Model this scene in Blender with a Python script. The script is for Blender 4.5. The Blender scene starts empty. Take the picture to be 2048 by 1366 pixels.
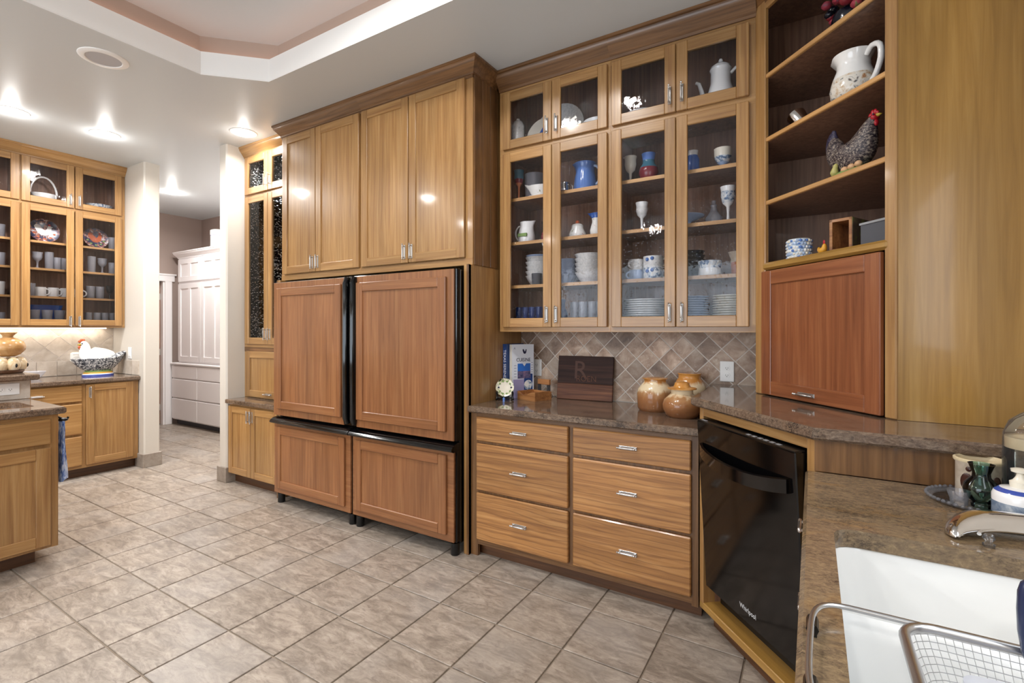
import bpy, math, random
from mathutils import Vector, Matrix
R = math.radians
sc = bpy.context.scene
COL = sc.collection

# ------------------------------------------------------------------ camera, world, exposure
cam_d = bpy.data.cameras.new('camera')
cam_d.sensor_width = 36.0
cam_d.lens = 980.37 * 36.0 / 2048.0
cam_d.shift_y = -24.73 / 2048.0
cam_d.clip_start = 0.02
cam = bpy.data.objects.new('camera', cam_d)
COL.objects.link(cam)
cam.location = (0, 0, 1.38)
cam.rotation_euler = (R(90), 0, R(31.4995))
sc.camera = cam

world = bpy.data.worlds.new('sky')
sc.world = world
world.use_nodes = True
wn = world.node_tree
bg = wn.nodes['Background']
sky = wn.nodes.new('ShaderNodeTexSky')
sky.sky_type = 'HOSEK_WILKIE'
sky.sun_direction = (0.3, 0.5, 0.8)
sky.turbidity = 3.0
wn.links.new(sky.outputs['Color'], bg.inputs['Color'])
bg.inputs['Strength'].default_value = 0.3

sc.view_settings.view_transform = 'Standard'
sc.view_settings.look = 'None'
sc.view_settings.gamma = 1.0
sc.view_settings.use_curve_mapping = False
sc.view_settings.exposure = 0.1


def area(name, loc, rot, sx, sy, power, color):
    l = bpy.data.lights.new(name, 'AREA')
    l.shape = 'RECTANGLE'
    l.size = sx
    l.size_y = sy
    l.energy = power
    l.color = color
    o = bpy.data.objects.new(name, l)
    COL.objects.link(o)
    o.location = loc
    o.rotation_euler = rot
    return o


# daylight entering through the two windows behind and beside the camera
area('window_daylight', (-2.6, -3.40, 1.55), (R(90), 0, 0), 3.4, 1.9, 95, (0.78, 0.89, 1.0))
area('window_daylight', (0.60, 0.55, 1.72), (0, R(90), 0), 0.9, 1.1, 15, (0.84, 0.92, 1.0))


# ------------------------------------------------------------------ colour and materials
def lin(h):
    if isinstance(h, (tuple, list)):
        return (h[0], h[1], h[2], 1.0)
    h = h.lstrip('#')
    o = []
    for i in (0, 2, 4):
        c = int(h[i:i + 2], 16) / 255.0
        o.append(c / 12.92 if c <= 0.04045 else ((c + 0.055) / 1.055) ** 2.4)
    return (o[0], o[1], o[2], 1.0)


class N:
    def __init__(s, name):
        s.m = bpy.data.materials.new(name)
        s.m.use_nodes = True
        s.t = s.m.node_tree
        s.b = s.t.nodes['Principled BSDF']
        s.out = s.t.nodes['Material Output']

    def n(s, typ, **kw):
        x = s.t.nodes.new(typ)
        for k, v in kw.items():
            setattr(x, k, v)
        return x

    def l(s, a, b):
        s.t.links.new(a, b)

    def coord(s, kind='Object', scale=(1, 1, 1), rnd=True):
        tc = s.n('ShaderNodeTexCoord')
        src = tc.outputs[kind] if kind != 'World' else s.n('ShaderNodeNewGeometry').outputs['Position']
        if rnd:
            oi = s.n('ShaderNodeObjectInfo')
            mu = s.n('ShaderNodeMath', operation='MULTIPLY')
            mu.inputs[1].default_value = 37.0
            s.l(oi.outputs['Random'], mu.inputs[0])
            ad = s.n('ShaderNodeVectorMath', operation='ADD')
            s.l(src, ad.inputs[0])
            s.l(mu.outputs[0], ad.inputs[1])
            src = ad.outputs[0]
        mp = s.n('ShaderNodeMapping')
        mp.inputs['Scale'].default_value = scale
        s.l(src, mp.inputs['Vector'])
        return mp.outputs[0]

    def noise(s, vec, scale, detail=4, rough=0.55, dist=0.0):
        x = s.n('ShaderNodeTexNoise')
        x.inputs['Scale'].default_value = scale
        x.inputs['Detail'].default_value = detail
        x.inputs['Roughness'].default_value = rough
        x.inputs['Distortion'].default_value = dist
        s.l(vec, x.inputs['Vector'])
        return x.outputs['Fac']

    def ramp(s, fac, stops):
        x = s.n('ShaderNodeValToRGB')
        e = x.color_ramp.elements
        while len(e) < len(stops):
            e.new(0.5)
        for i, (p, c) in enumerate(stops):
            e[i].position = p
            e[i].color = lin(c)
        s.l(fac, x.inputs['Fac'])
        return x.outputs['Color']

    def mix(s, fac, a, b, mode='MIX'):
        x = s.n('ShaderNodeMix', data_type='RGBA', blend_type=mode)
        for sock, v in ((x.inputs[0], fac), (x.inputs[6], a), (x.inputs[7], b)):
            if isinstance(v, (int, float)):
                sock.default_value = v
            elif isinstance(v, (tuple, str)):
                sock.default_value = lin(v)
            else:
                s.l(v, sock)
        return x.outputs[2]

    def bump(s, h, strength=0.1, dist=0.01):
        x = s.n('ShaderNodeBump')
        x.inputs['Strength'].default_value = strength
        x.inputs['Distance'].default_value = dist
        s.l(h, x.inputs['Height'])
        s.l(x.outputs[0], s.b.inputs['Normal'])
        return x.outputs[0]

    def vary(s, col, amt=0.18):
        oi = s.n('ShaderNodeObjectInfo')
        mr = s.n('ShaderNodeMapRange')
        mr.inputs['To Min'].default_value = 1 - amt
        mr.inputs['To Max'].default_value = 1 + amt
        s.l(oi.outputs['Random'], mr.inputs['Value'])
        hs = s.n('ShaderNodeHueSaturation')
        s.l(mr.outputs[0], hs.inputs['Value'])
        s.l(col, hs.inputs['Color'])
        return hs.outputs['Color']

    def base(s, c, rough=0.5, metal=0.0, coat=0.0):
        if isinstance(c, (tuple, str)):
            s.b.inputs['Base Color'].default_value = lin(c)
        else:
            s.l(c, s.b.inputs['Base Color'])
        s.b.inputs['Roughness'].default_value = rough
        s.b.inputs['Metallic'].default_value = metal
        s.b.inputs['Coat Weight'].default_value = coat
        s.b.inputs['Coat Roughness'].default_value = 0.08
        return s.m


M = {}


def wood(name, light, mid, dark, axis='Z', rough=0.34, streak=0.5, vary=0.10, sc_=1.0, coat=0.25):
    a = N(name)
    al, ac = 1.6 * sc_, 46.0 * sc_
    s = {'Z': (ac, ac, al), 'X': (al, ac, ac), 'Y': (ac, al, ac)}[axis]
    v = a.coord('Object', s)
    s2 = tuple(x * q_ for x, q_ in zip(s, [0.10 if x > 10 else 0.55 for x in s]))
    v2 = a.coord('Object', s2)
    f1 = a.noise(v, 1.0, 6, 0.6, 0.6)
    c = a.ramp(f1, [(0.28, dark), (0.5, mid), (0.72, light)])
    w = a.n('ShaderNodeTexWave', wave_type='BANDS', bands_direction={'Z': 'X', 'X': 'Z', 'Y': 'X'}[axis])
    w.inputs['Scale'].default_value = 2.2
    w.inputs['Distortion'].default_value = 11.0
    w.inputs['Detail'].default_value = 4.0
    w.inputs['Detail Scale'].default_value = 0.7
    a.l(v2, w.inputs['Vector'])
    rs = a.n('ShaderNodeMapRange')
    rs.inputs['From Min'].default_value = 0.80
    rs.inputs['From Max'].default_value = 1.0
    rs.inputs['To Max'].default_value = streak
    a.l(w.outputs['Fac'], rs.inputs['Value'])
    c = a.mix(rs.outputs[0], c, dark)
    f3 = a.noise(v2, 1.3, 2, 0.5)
    r3 = a.n('ShaderNodeMapRange')
    r3.inputs['From Min'].default_value = 0.35
    r3.inputs['From Max'].default_value = 0.65
    r3.inputs['To Min'].default_value = 0.88
    r3.inputs['To Max'].default_value = 1.10
    a.l(f3, r3.inputs['Value'])
    hs = a.n('ShaderNodeHueSaturation')
    a.l(r3.outputs[0], hs.inputs['Value'])
    a.l(c, hs.inputs['Color'])
    c = a.vary(hs.outputs['Color'], vary)
    a.bump(f1, 0.06, 0.002)
    M[name] = a.base(c, rough, 0, coat)


# honey hickory cabinets, redder appliance panels, drawer fronts with strong figure
for ax in 'ZX':
    wood('honey_' + ax, '#b28c5c', '#a17949', '#8a6139', ax, 0.30, 0.28)
    wood('gold_' + ax, '#ab8547', '#9e773a', '#8c6730', ax, 0.28, 0.18, 0.03)
    wood('cherry_' + ax, '#9a6b44', '#895936', '#75492b', ax, 0.36, 0.20, 0.05)
    wood('russet_' + ax, '#99603c', '#864e2f', '#703e24', ax, 0.32, 0.22, 0.03)
wood('drawer_X', '#b98a56', '#a57442', '#7a502e', 'X', 0.32, 0.6, 0.08)
wood('frame_X', '#86603c', '#73502f', '#53371f', 'X', 0.34, 0.4, 0.05)  # cabinet wood darkened: shading on crowns and frames put into the colour
wood('frame_Z', '#86603c', '#73502f', '#53371f', 'Z', 0.34, 0.4, 0.05)
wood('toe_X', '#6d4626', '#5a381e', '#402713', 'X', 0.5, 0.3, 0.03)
wood('shelf_X', '#cfa266', '#c1915a', '#a67842', 'X', 0.45, 0.2, 0.03)
wood('walnut_X', '#4a2e25', '#38211b', '#241411', 'X', 0.75, 0.5, 0.02, 1.0, 0.0)
wood('sapwood_X', '#7d5339', '#623d2c', '#43281f', 'X', 0.75, 0.5, 0.02, 1.0, 0.0)
wood('inside_Z', '#957059', '#83604c', '#6b4c3b', 'Z', 0.5, 0.3, 0.05)
wood('pine_X', '#b5804f', '#a06b3d', '#7d4e2a', 'X', 0.5, 0.3, 0.05)


def plain(name, c, rough=0.5, metal=0.0, coat=0.0, spec=None):
    a = N(name)
    M[name] = a.base(c, rough, metal, coat)
    if spec is not None:
        a.b.inputs['Specular IOR Level'].default_value = spec
    return M[name]


plain('white_paint', '#f2eff0', 0.35)
plain('black_gloss', '#060607', 0.10)
plain('black_satin', '#0a0a0b', 0.32)
plain('black_matte', '#0b0b0c', 0.7)
plain('nickel', (0.56, 0.55, 0.54), 0.33, 1.0)
plain('steel', (0.80, 0.79, 0.78), 0.10, 1.0)
plain('steel_wire', (0.62, 0.62, 0.63), 0.28, 1.0)
plain('white_plastic', '#efeeec', 0.35)
plain('slot_dark', '#1c1a19', 0.6)
plain('porcelain', '#f1f0ee', 0.12, 0, 0.3)
plain('sink_enamel', '#f4f4f2', 0.16, 0, 0.3)
plain('cream_ceramic', '#e8e0cf', 0.2)
plain('navy_ceramic', '#10131f', 0.15)
plain('cobalt_ceramic', '#3a63b0', 0.15)
plain('blue_glaze', '#5c7fc0', 0.14)
plain('pale_blue', '#a9bbd8', 0.2)
plain('slate', '#4b4c52', 0.6)
plain('terracotta', '#b0653f', 0.55)
plain('teal_glaze', '#3f7186', 0.2)
plain('red_glaze', '#7a2630', 0.2)
plain('red_paint', '#b3202b', 0.35)
plain('yellow_paint', '#d79a2c', 0.4)
plain('green_paint', '#7d9a55', 0.5)
plain('beak', '#b99a3a', 0.4)
plain('egg', '#d2a67c', 0.45)
plain('chick_yellow', '#b3ac66', 0.45)
plain('paper', '#eee7d8', 0.7)
plain('cover_white', '#dfe4ee', 0.35)
plain('cover_navy', '#1d3f7a', 0.35)
plain('cover_sky', '#2f6bc2', 0.35)
plain('cover_city', '#4a4a72', 0.4)
plain('cover_lilac', '#9d97c0', 0.4)
plain('ink', '#1c2140', 0.4)
plain('print_grey', '#6f7896', 0.5)
plain('letter_white', '#f2f2f4', 0.4)
plain('logo_silver', '#c9cacc', 0.3)
plain('engrave', '#573b32', 0.7)
plain('blue_plastic', '#26304f', 0.22)
plain('grey_plastic', '#8f9093', 0.4)
plain('grille', '#b9b8bb', 0.6)
plain('wax_cream', '#d9c7a3', 0.4)
plain('brown_spot', '#3a1d17', 0.25)
plain('soap_white', '#e9e7e6', 0.15)
plain('ribbon_blue', '#3d50a0', 0.2)
plain('cork', '#d2b789', 0.6)
plain('dark_room', '#2a2422', 0.9)
plain('hinge', (0.6, 0.58, 0.55), 0.35, 1.0)
plain('rust_paint', '#b5562c', 0.4)

# painted surfaces
a = N('ceiling_paint')
f = a.noise(a.coord('World', (1, 1, 1), False), 60, 3)
a.bump(f, 0.06, 0.002)
M['ceiling_paint'] = a.base('#cfd4d6', 0.42)
a = N('wall_cream')
f = a.noise(a.coord('World', (1, 1, 1), False), 26, 3)
a.bump(f, 0.14, 0.004)
M['wall_cream'] = a.base('#d0c9bf', 0.5)
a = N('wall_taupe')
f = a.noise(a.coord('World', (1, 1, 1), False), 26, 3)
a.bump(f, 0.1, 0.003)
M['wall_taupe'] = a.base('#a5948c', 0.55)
plain('tray_white', '#f4f3f1', 0.45)
plain('tray_tan', '#b3a093', 0.55)

# floor tile: mottled stone ceramic
a = N('floor_tile')
v = a.coord('World', (1, 1, 1), False)
oi = a.n('ShaderNodeObjectInfo')
mu = a.n('ShaderNodeMath', operation='MULTIPLY')
mu.inputs[1].default_value = 50
a.l(oi.outputs['Random'], mu.inputs[0])
ad = a.n('ShaderNodeVectorMath', operation='ADD')
a.l(v, ad.inputs[0])
a.l(mu.outputs[0], ad.inputs[1])
v = ad.outputs[0]
mp = a.n('ShaderNodeMapping')
mp.inputs['Scale'].default_value = (0.55, 1.5, 1)
a.l(v, mp.inputs['Vector'])
f1 = a.noise(mp.outputs[0], 12, 10, 0.74, 0.8)
c = a.ramp(f1, [(0.30, '#6d6258'), (0.44, '#8a7e72'), (0.56, '#a29588'), (0.72, '#b8aca0')])
f2 = a.noise(mp.outputs[0], 30, 6, 0.75, 0.5)
sp = a.n('ShaderNodeMapRange')
sp.inputs['From Min'].default_value = 0.50
sp.inputs['From Max'].default_value = 0.68
sp.inputs['To Max'].default_value = 0.75
a.l(f2, sp.inputs['Value'])
c = a.mix(sp.outputs[0], c, '#6f6259')
f3 = a.noise(v, 2.2, 3, 0.5)
sp2 = a.n('ShaderNodeMapRange')
sp2.inputs['From Min'].default_value = 0.45
sp2.inputs['From Max'].default_value = 0.7
sp2.inputs['To Max'].default_value = 0.4
a.l(f3, sp2.inputs['Value'])
c = a.mix(sp2.outputs[0], c, '#a5a09c')
c = a.vary(c, 0.05)
a.bump(f1, 0.25, 0.004)
M['floor_tile'] = a.base(c, 0.38)
plain('floor_grout', '#8a7c6d', 0.8)
plain('splash_grout', '#ddd3ca', 0.8)


def stone_tile(name, stops, spec_col, vary):
    a = N(name)
    v = a.coord('Object', (1, 1, 1), True)
    f1 = a.noise(v, 9, 6, 0.65, 0.5)
    c = a.ramp(f1, stops)
    f2 = a.noise(v, 70, 4, 0.7)
    sp = a.n('ShaderNodeMapRange')
    sp.inputs['From Min'].default_value = 0.60
    sp.inputs['From Max'].default_value = 0.68
    sp.inputs['To Max'].default_value = 0.55
    a.l(f2, sp.inputs['Value'])
    c = a.mix(sp.outputs[0], c, spec_col)
    c = a.vary(c, vary)
    a.bump(f2, 0.2, 0.002)
    M[name] = a.base(c, 0.45)


stone_tile('travertine', [(0.32, '#7a5f4c'), (0.48, '#a98d78'), (0.60, '#c2ab97'), (0.72, '#d6c5b5')], '#e0d4c8', 0.36)
stone_tile('light_travertine', [(0.3, '#b9aa9a'), (0.5, '#cabdaf'), (0.7, '#d8cdc0')], '#e2d9cd', 0.08)
stone_tile('plinth_tile', [(0.3, '#857a70'), (0.5, '#978b80'), (0.7, '#aaa095')], '#6b625b', 0.08)


def granite(name, stops, dark, vein, veinamt, rough, scl=1.0):
    """fine crystalline grain, drawn out a little, with soft warm veins and dark flecks"""
    a = N(name)
    v = a.coord('World', (0.55 * scl, scl, scl), False)
    f1 = a.noise(v, 95, 6, 0.8, 0.5)
    c = a.ramp(f1, stops)
    v2 = a.coord('World', (2.6 * scl, 5.5 * scl, 4 * scl), False)
    f2 = a.noise(v2, 1.3, 5, 0.65, 1.4)
    vr = a.n('ShaderNodeMapRange')
    vr.inputs['From Min'].default_value = 0.54
    vr.inputs['From Max'].default_value = 0.70
    vr.inputs['To Max'].default_value = veinamt
    a.l(f2, vr.inputs['Value'])
    c = a.mix(vr.outputs[0], c, vein)
    f4 = a.noise(v, 210, 4, 0.8, 0.3)
    f5 = a.noise(v, 16, 3, 0.6)
    mm = a.n('ShaderNodeMath', operation='MULTIPLY')
    a.l(f4, mm.inputs[0])
    a.l(f5, mm.inputs[1])
    dr = a.n('ShaderNodeMapRange')
    dr.inputs['From Min'].default_value = 0.27
    dr.inputs['From Max'].default_value = 0.38
    dr.inputs['To Max'].default_value = 0.8
    a.l(mm.outputs[0], dr.inputs['Value'])
    c = a.mix(dr.outputs[0], c, dark)
    M[name] = a.base(c, rough, 0, 0.2)


granite('granite', [(0.3, '#41352e'), (0.46, '#665447'), (0.58, '#7b6959'), (0.74, '#95826f')], '#1d191a', '#7c5d44', 0.4, 0.08)
granite('granite_sink', [(0.3, '#55463a'), (0.46, '#76634d'), (0.58, '#8a7458'), (0.74, '#a38d6c')], '#382e26', '#96703f', 0.6, 0.14, 1.0)


# cabinet glass: seeded (bubbled) panes, part mirror part clear by Fresnel
def glass(name, tint, bumps, ior=1.45, rough=0.02, body=0.0, bcol=(0.9, 0.9, 0.95)):
    a = N(name)
    a.t.nodes.remove(a.b)
    tr = a.n('ShaderNodeBsdfTransparent')
    tr.inputs[0].default_value = lin(tint)
    gl = a.n('ShaderNodeBsdfGlossy')
    gl.inputs['Roughness'].default_value = rough
    fr = a.n('ShaderNodeFresnel')
    fr.inputs['IOR'].default_value = ior
    mx = a.n('ShaderNodeMixShader')
    if bumps:
        v = a.coord('Object', (1, 1, 0.75), True)
        vo = a.n('ShaderNodeTexVoronoi')
        vo.inputs['Scale'].default_value = 62.0
        a.l(v, vo.inputs['Vector'])
        mr = a.n('ShaderNodeMapRange')
        mr.inputs['From Min'].default_value = 0.05
        mr.inputs['From Max'].default_value = 0.30
        mr.inputs['To Min'].default_value = 1.0
        mr.inputs['To Max'].default_value = 0.0
        a.l(vo.outputs['Distance'], mr.inputs['Value'])
        f = a.noise(v, 22, 2)
        ad = a.n('ShaderNodeMath', operation='ADD')
        a.l(mr.outputs[0], ad.inputs[0])
        a.l(f, ad.inputs[1])
        bp = a.n('ShaderNodeBump')
        bp.inputs['Strength'].default_value = bumps
        bp.inputs['Distance'].default_value = 0.003
        a.l(ad.outputs[0], bp.inputs['Height'])
        a.l(bp.outputs[0], gl.inputs['Normal'])
    a.l(fr.outputs[0], mx.inputs[0])
    a.l(tr.outputs[0], mx.inputs[1])
    a.l(gl.outputs[0], mx.inputs[2])
    last = mx.outputs[0]
    if body:
        df = a.n('ShaderNodeBsdfDiffuse')
        df.inputs[0].default_value = lin(bcol)
        tl = a.n('ShaderNodeBsdfTranslucent')
        tl.inputs[0].default_value = lin(bcol)
        m1 = a.n('ShaderNodeMixShader')
        a.l(df.outputs[0], m1.inputs[1])
        a.l(tl.outputs[0], m1.inputs[2])
        m2 = a.n('ShaderNodeMixShader')
        m2.inputs[0].default_value = body
        a.l(last, m2.inputs[1])
        a.l(m1.outputs[0], m2.inputs[2])
        last = m2.outputs[0]
    a.l(last, a.out.inputs['Surface'])
    M[name] = a.m


glass('seeded_glass', (0.97, 0.97, 0.98), 0.24, 1.30)
glass('clear_glass', (0.96, 0.97, 0.98), 0.0, 1.5, 0.02, body=0.04)
glass('crystal', (0.93, 0.94, 0.97), 0.5, 1.7, 0.04, body=0.34)
glass('blue_glass', (0.18, 0.34, 0.72), 0.0, 1.55, 0.02, body=0.35, bcol=(0.05, 0.16, 0.55))
glass('green_glass', (0.55, 0.72, 0.66), 0.0, 1.6, 0.02)
glass('pressed_glass', (0.95, 0.95, 0.97), 0.4, 1.6, 0.03, body=0.13)
glass('smoke_plastic', (0.55, 0.55, 0.58), 0.0, 1.5)
glass('water_glass', (0.86, 0.86, 0.80), 0.0, 1.5)
glass('cloudy_plastic', (0.90, 0.90, 0.90), 0.3, 1.4, 0.25, body=0.5)


def emit(name, c, s):
    a = N(name)
    a.base(c, 0.5)
    a.b.inputs['Emission Color'].default_value = lin(c)
    a.b.inputs['Emission Strength'].default_value = s
    M[name] = a.m


emit('lamp_glow', (1.0, 0.95, 0.87), 22.0)
emit('rope_glow', (1.0, 0.58, 0.42), 2.4)
emit('strip_glow', (1.0, 0.90, 0.72), 3.0)


def mottle(name, stops, scale, rough=0.25, stretch=(1, 1, 1), bump=0.0):
    a = N(name)
    v = a.coord('Object', stretch, True)
    f = a.noise(v, scale, 5, 0.65, 0.6)
    if bump:
        a.bump(f, bump, 0.003)
    M[name] = a.base(a.ramp(f, stops), rough)


mottle('stoneware', [(0.3, '#7d4f30'), (0.5, '#96643f'), (0.68, '#a9794f')], 14, 0.18, (1, 1, 0.4))
mottle('stoneware_light', [(0.3, '#c3955f'), (0.5, '#d9c3a0'), (0.7, '#e6dcc6')], 18, 0.2, (1, 1, 0.6))
mottle('stoneware_amber', [(0.3, '#a8682a'), (0.5, '#c48a45'), (0.7, '#d6a468')], 12, 0.16)
mottle('speckled_white', [(0.30, '#8d9498'), (0.36, '#d6d6d4'), (0.6, '#ebe9e6'), (0.8, '#e2dfda')], 80, 0.25)
mottle('blue_scroll', [(0.40, '#e8e6e2'), (0.5, '#c6cfd8'), (0.56, '#5c7596'), (0.7, '#3d5578')], 34, 0.2)
mottle('floral', [(0.30, '#a7483c'), (0.36, '#e7e3dc'), (0.62, '#efece6'), (0.67, '#5d7a5c'), (0.72, '#d8a83c')], 42, 0.25)
mottle('rooster_painted', [(0.32, '#a3612c'), (0.40, '#cbb79c'), (0.5, '#e4dfd6'), (0.58, '#dcd6cc'), (0.66, '#3e4a55'), (0.75, '#b8884f')], 30, 0.15)
mottle('hen_feathers', [(0.38, '#1c1620'), (0.5, '#4a3f42'), (0.58, '#8f8378'), (0.7, '#b3a796')], 130, 0.4, (1, 0.5, 1.2), 0.5)
mottle('tail_feathers', [(0.38, '#181626'), (0.55, '#3a3550'), (0.7, '#746f86')], 110, 0.4, (1, 1, 1.4), 0.5)
mottle('hen_dots', [(0.42, '#23262f'), (0.5, '#6c727c'), (0.56, '#d5d6d6'), (0.7, '#efeeea')], 70, 0.3, (1, 0.5, 1))
mottle('beads', [(0.36, '#3c5f94'), (0.46, '#8aa6c4'), (0.56, '#d4d9da'), (0.68, '#a39a8c')], 38, 0.2)
mottle('bouquet', [(0.32, '#27405a'), (0.44, '#7e2533'), (0.56, '#a63448'), (0.66, '#5d7a3c'), (0.78, '#8c2b3c')], 24, 0.6, (1, 1, 1), 0.6)
mottle('blue_plate', [(0.34, '#20263e'), (0.48, '#39405e'), (0.56, '#9c5a3a'), (0.64, '#cfd2d8'), (0.76, '#2d3452')], 26, 0.2)
mottle('leaf_plate', [(0.36, '#22301f'), (0.42, '#76854c'), (0.5, '#e9e2c8'), (0.66, '#efe9d4'), (0.74, '#5f7440')], 60, 0.2)
mottle('towel_cloth', [(0.36, '#2e437f'), (0.48, '#6c86bd'), (0.6, '#c3cde0'), (0.75, '#e3e7ee')], 50, 0.9, (1, 1, 0.3), 0.4)
mottle('crock_glaze', [(0.3, '#b6a592'), (0.5, '#cbbcaa'), (0.7, '#d8cdbd')], 20, 0.3)
mottle('soap_pattern', [(0.38, '#596c86'), (0.5, '#8d98a6'), (0.62, '#bfc4c9')], 18, 0.2)
mottle('tin_box', [(0.3, '#5c4f41'), (0.5, '#75644f'), (0.62, '#7f8a4e'), (0.7, '#8a7459')], 22, 0.6)
mottle('city_print', [(0.3, '#2a2f55'), (0.5, '#5d5a7d'), (0.7, '#a0738a')], 60, 0.4)
mottle('terracotta_pot', [(0.3, '#a87a4a'), (0.5, '#bb905d'), (0.7, '#cda878')], 16, 0.2)


# stoneware glaze: brown body, cream shoulder, amber neck, the borders running into each other
a = N('pot_glaze')
tc = a.n('ShaderNodeTexCoord')
sx_ = a.n('ShaderNodeSeparateXYZ')
a.l(tc.outputs['Object'], sx_.inputs[0])
nz_ = a.noise(a.coord('Object', (1, 1, 0.35), True), 26, 4, 0.6, 0.8)
ma = a.n('ShaderNodeMath', operation='MULTIPLY_ADD')
ma.inputs[1].default_value = 0.065
a.l(nz_, ma.inputs[0])
a.l(sx_.outputs[2], ma.inputs[2])
mr_ = a.n('ShaderNodeMapRange')
mr_.inputs['From Max'].default_value = 0.25
a.l(ma.outputs[0], mr_.inputs['Value'])
c = a.ramp(mr_.outputs[0], [(0.12, '#7a4f33'), (0.42, '#94643f'), (0.54, '#a87c53'), (0.61, '#dcc8a6'), (0.74, '#dfcbaa'), (0.82, '#b97c3c'), (1.0, '#c48a45')])
M['pot_glaze'] = a.base(c, 0.14)


# ------------------------------------------------------------------ mesh building
class MB:
    def __init__(s):
        s.v, s.f, s.mi, s.mats = [], [], [], []

    def mat(s, name):
        if name not in s.mats:
            s.mats.append(name)
        return s.mats.index(name)

    def add(s, vs, fs, m):
        o = len(s.v)
        k = s.mat(m)
        s.v += [tuple(p) for p in vs]
        for q in fs:
            s.f.append(tuple(i + o for i in q))
            s.mi.append(k)

    def box(s, x0, x1, y0, y1, z0, z1, m, c=0.0):
        x0, x1 = min(x0, x1), max(x0, x1)
        y0, y1 = min(y0, y1), max(y0, y1)
        z0, z1 = min(z0, z1), max(z0, z1)
        if c <= 0:
            vs = [(x, y, z) for x in (x0, x1) for y in (y0, y1) for z in (z0, z1)]
            fs = [(0, 1, 3, 2), (4, 6, 7, 5), (0, 4, 5, 1), (2, 3, 7, 6), (0, 2, 6, 4), (1, 5, 7, 3)]
            s.add(vs, fs, m)
            return
        c = min(c, (x1 - x0) / 2.2, (y1 - y0) / 2.2, (z1 - z0) / 2.2)
        X, Y, Z = (x0, x1), (y0, y1), (z0, z1)
        vs, ix = [], {}
        for i in (0, 1):
            for j in (0, 1):
                for k in (0, 1):
                    sx, sy, sz = (c if i == 0 else -c), (c if j == 0 else -c), (c if k == 0 else -c)
                    ix[i, j, k, 0] = len(vs); vs.append((X[i], Y[j] + sy, Z[k] + sz))
                    ix[i, j, k, 1] = len(vs); vs.append((X[i] + sx, Y[j], Z[k] + sz))
                    ix[i, j, k, 2] = len(vs); vs.append((X[i] + sx, Y[j] + sy, Z[k]))
        fs = []
        cen = Vector(((x0 + x1) / 2, (y0 + y1) / 2, (z0 + z1) / 2))

        def face(ids):
            p = [Vector(vs[i]) for i in ids]
            n = (p[1] - p[0]).cross(p[2] - p[0])
            if n.dot(sum(p, Vector()) / len(p) - cen) < 0:
                ids = ids[::-1]
            fs.append(tuple(ids))
        for i in (0, 1):
            face([ix[i, 0, 0, 0], ix[i, 1, 0, 0], ix[i, 1, 1, 0], ix[i, 0, 1, 0]])
            face([ix[0, i, 0, 1], ix[1, i, 0, 1], ix[1, i, 1, 1], ix[0, i, 1, 1]])
            face([ix[0, 0, i, 2], ix[1, 0, i, 2], ix[1, 1, i, 2], ix[0, 1, i, 2]])
            for j in (0, 1):
                face([ix[i, j, 0, 0], ix[i, j, 1, 0], ix[i, j, 1, 1], ix[i, j, 0, 1]])
                face([ix[i, 0, j, 0], ix[i, 1, j, 0], ix[i, 1, j, 2], ix[i, 0, j, 2]])
                face([ix[0, i, j, 1], ix[1, i, j, 1], ix[1, i, j, 2], ix[0, i, j, 2]])
                for k in (0, 1):
                    face([ix[i, j, k, 0], ix[i, j, k, 1], ix[i, j, k, 2]])
        s.add(vs, fs, m)

    def prism(s, poly, z0, z1, m, c=0.0):
        """poly: ccw list of xy; optional chamfered top and bottom edges"""
        n = len(poly)
        rings = []
        if c > 0:
            ins = inset(poly, c)
            rings = [(ins, z0), (poly, z0 + c), (poly, z1 - c), (ins, z1)]
        else:
            rings = [(poly, z0), (poly, z1)]
        vs, fs = [], []
        for p, z in rings:
            vs += [(x, y, z) for x, y in p]
        for r in range(len(rings) - 1):
            for i in range(n):
                j = (i + 1) % n
                fs.append((r * n + i, r * n + j, (r + 1) * n + j, (r + 1) * n + i))
        fs.append(tuple(range(n))[::-1])
        t = (len(rings) - 1) * n
        fs.append(tuple(t + i for i in range(n)))
        s.add(vs, fs, m)

    def lathe(s, prof, m, cx=0, cy=0, cz=0, seg=24, deform=None, mats=None, cap=True):
        """prof: list of (r, z) from the bottom outwards; mats: one material for each span"""
        rows = []
        vs = []
        for r, z in prof:
            if r < 1e-5:
                rows.append([len(vs)])
                vs.append((0, 0, z))
            else:
                row = []
                for i in range(seg):
                    a_ = 2 * math.pi * i / seg
                    row.append(len(vs))
                    vs.append((r * math.cos(a_), r * math.sin(a_), z))
                rows.append(row)
        if deform:
            vs = [deform(*p) for p in vs]
        vs = [(x + cx, y + cy, z + cz) for x, y, z in vs]
        groups = {}
        for k in range(len(rows) - 1):
            A, B = rows[k], rows[k + 1]
            mm = mats[k] if mats else m
            g = groups.setdefault(mm, [])
            for i in range(seg):
                j = (i + 1) % seg
                if len(A) == 1 and len(B) == 1:
                    continue
                if len(A) == 1:
                    g.append((A[0], B[j], B[i]))
                elif len(B) == 1:
                    g.append((A[i], A[j], B[0]))
                else:
                    g.append((A[i], A[j], B[j], B[i]))
        o = len(s.v)
        s.v += vs
        for mm, fs in groups.items():
            k = s.mat(mm)
            for q in fs:
                s.f.append(tuple(i + o for i in q))
                s.mi.append(k)

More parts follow.
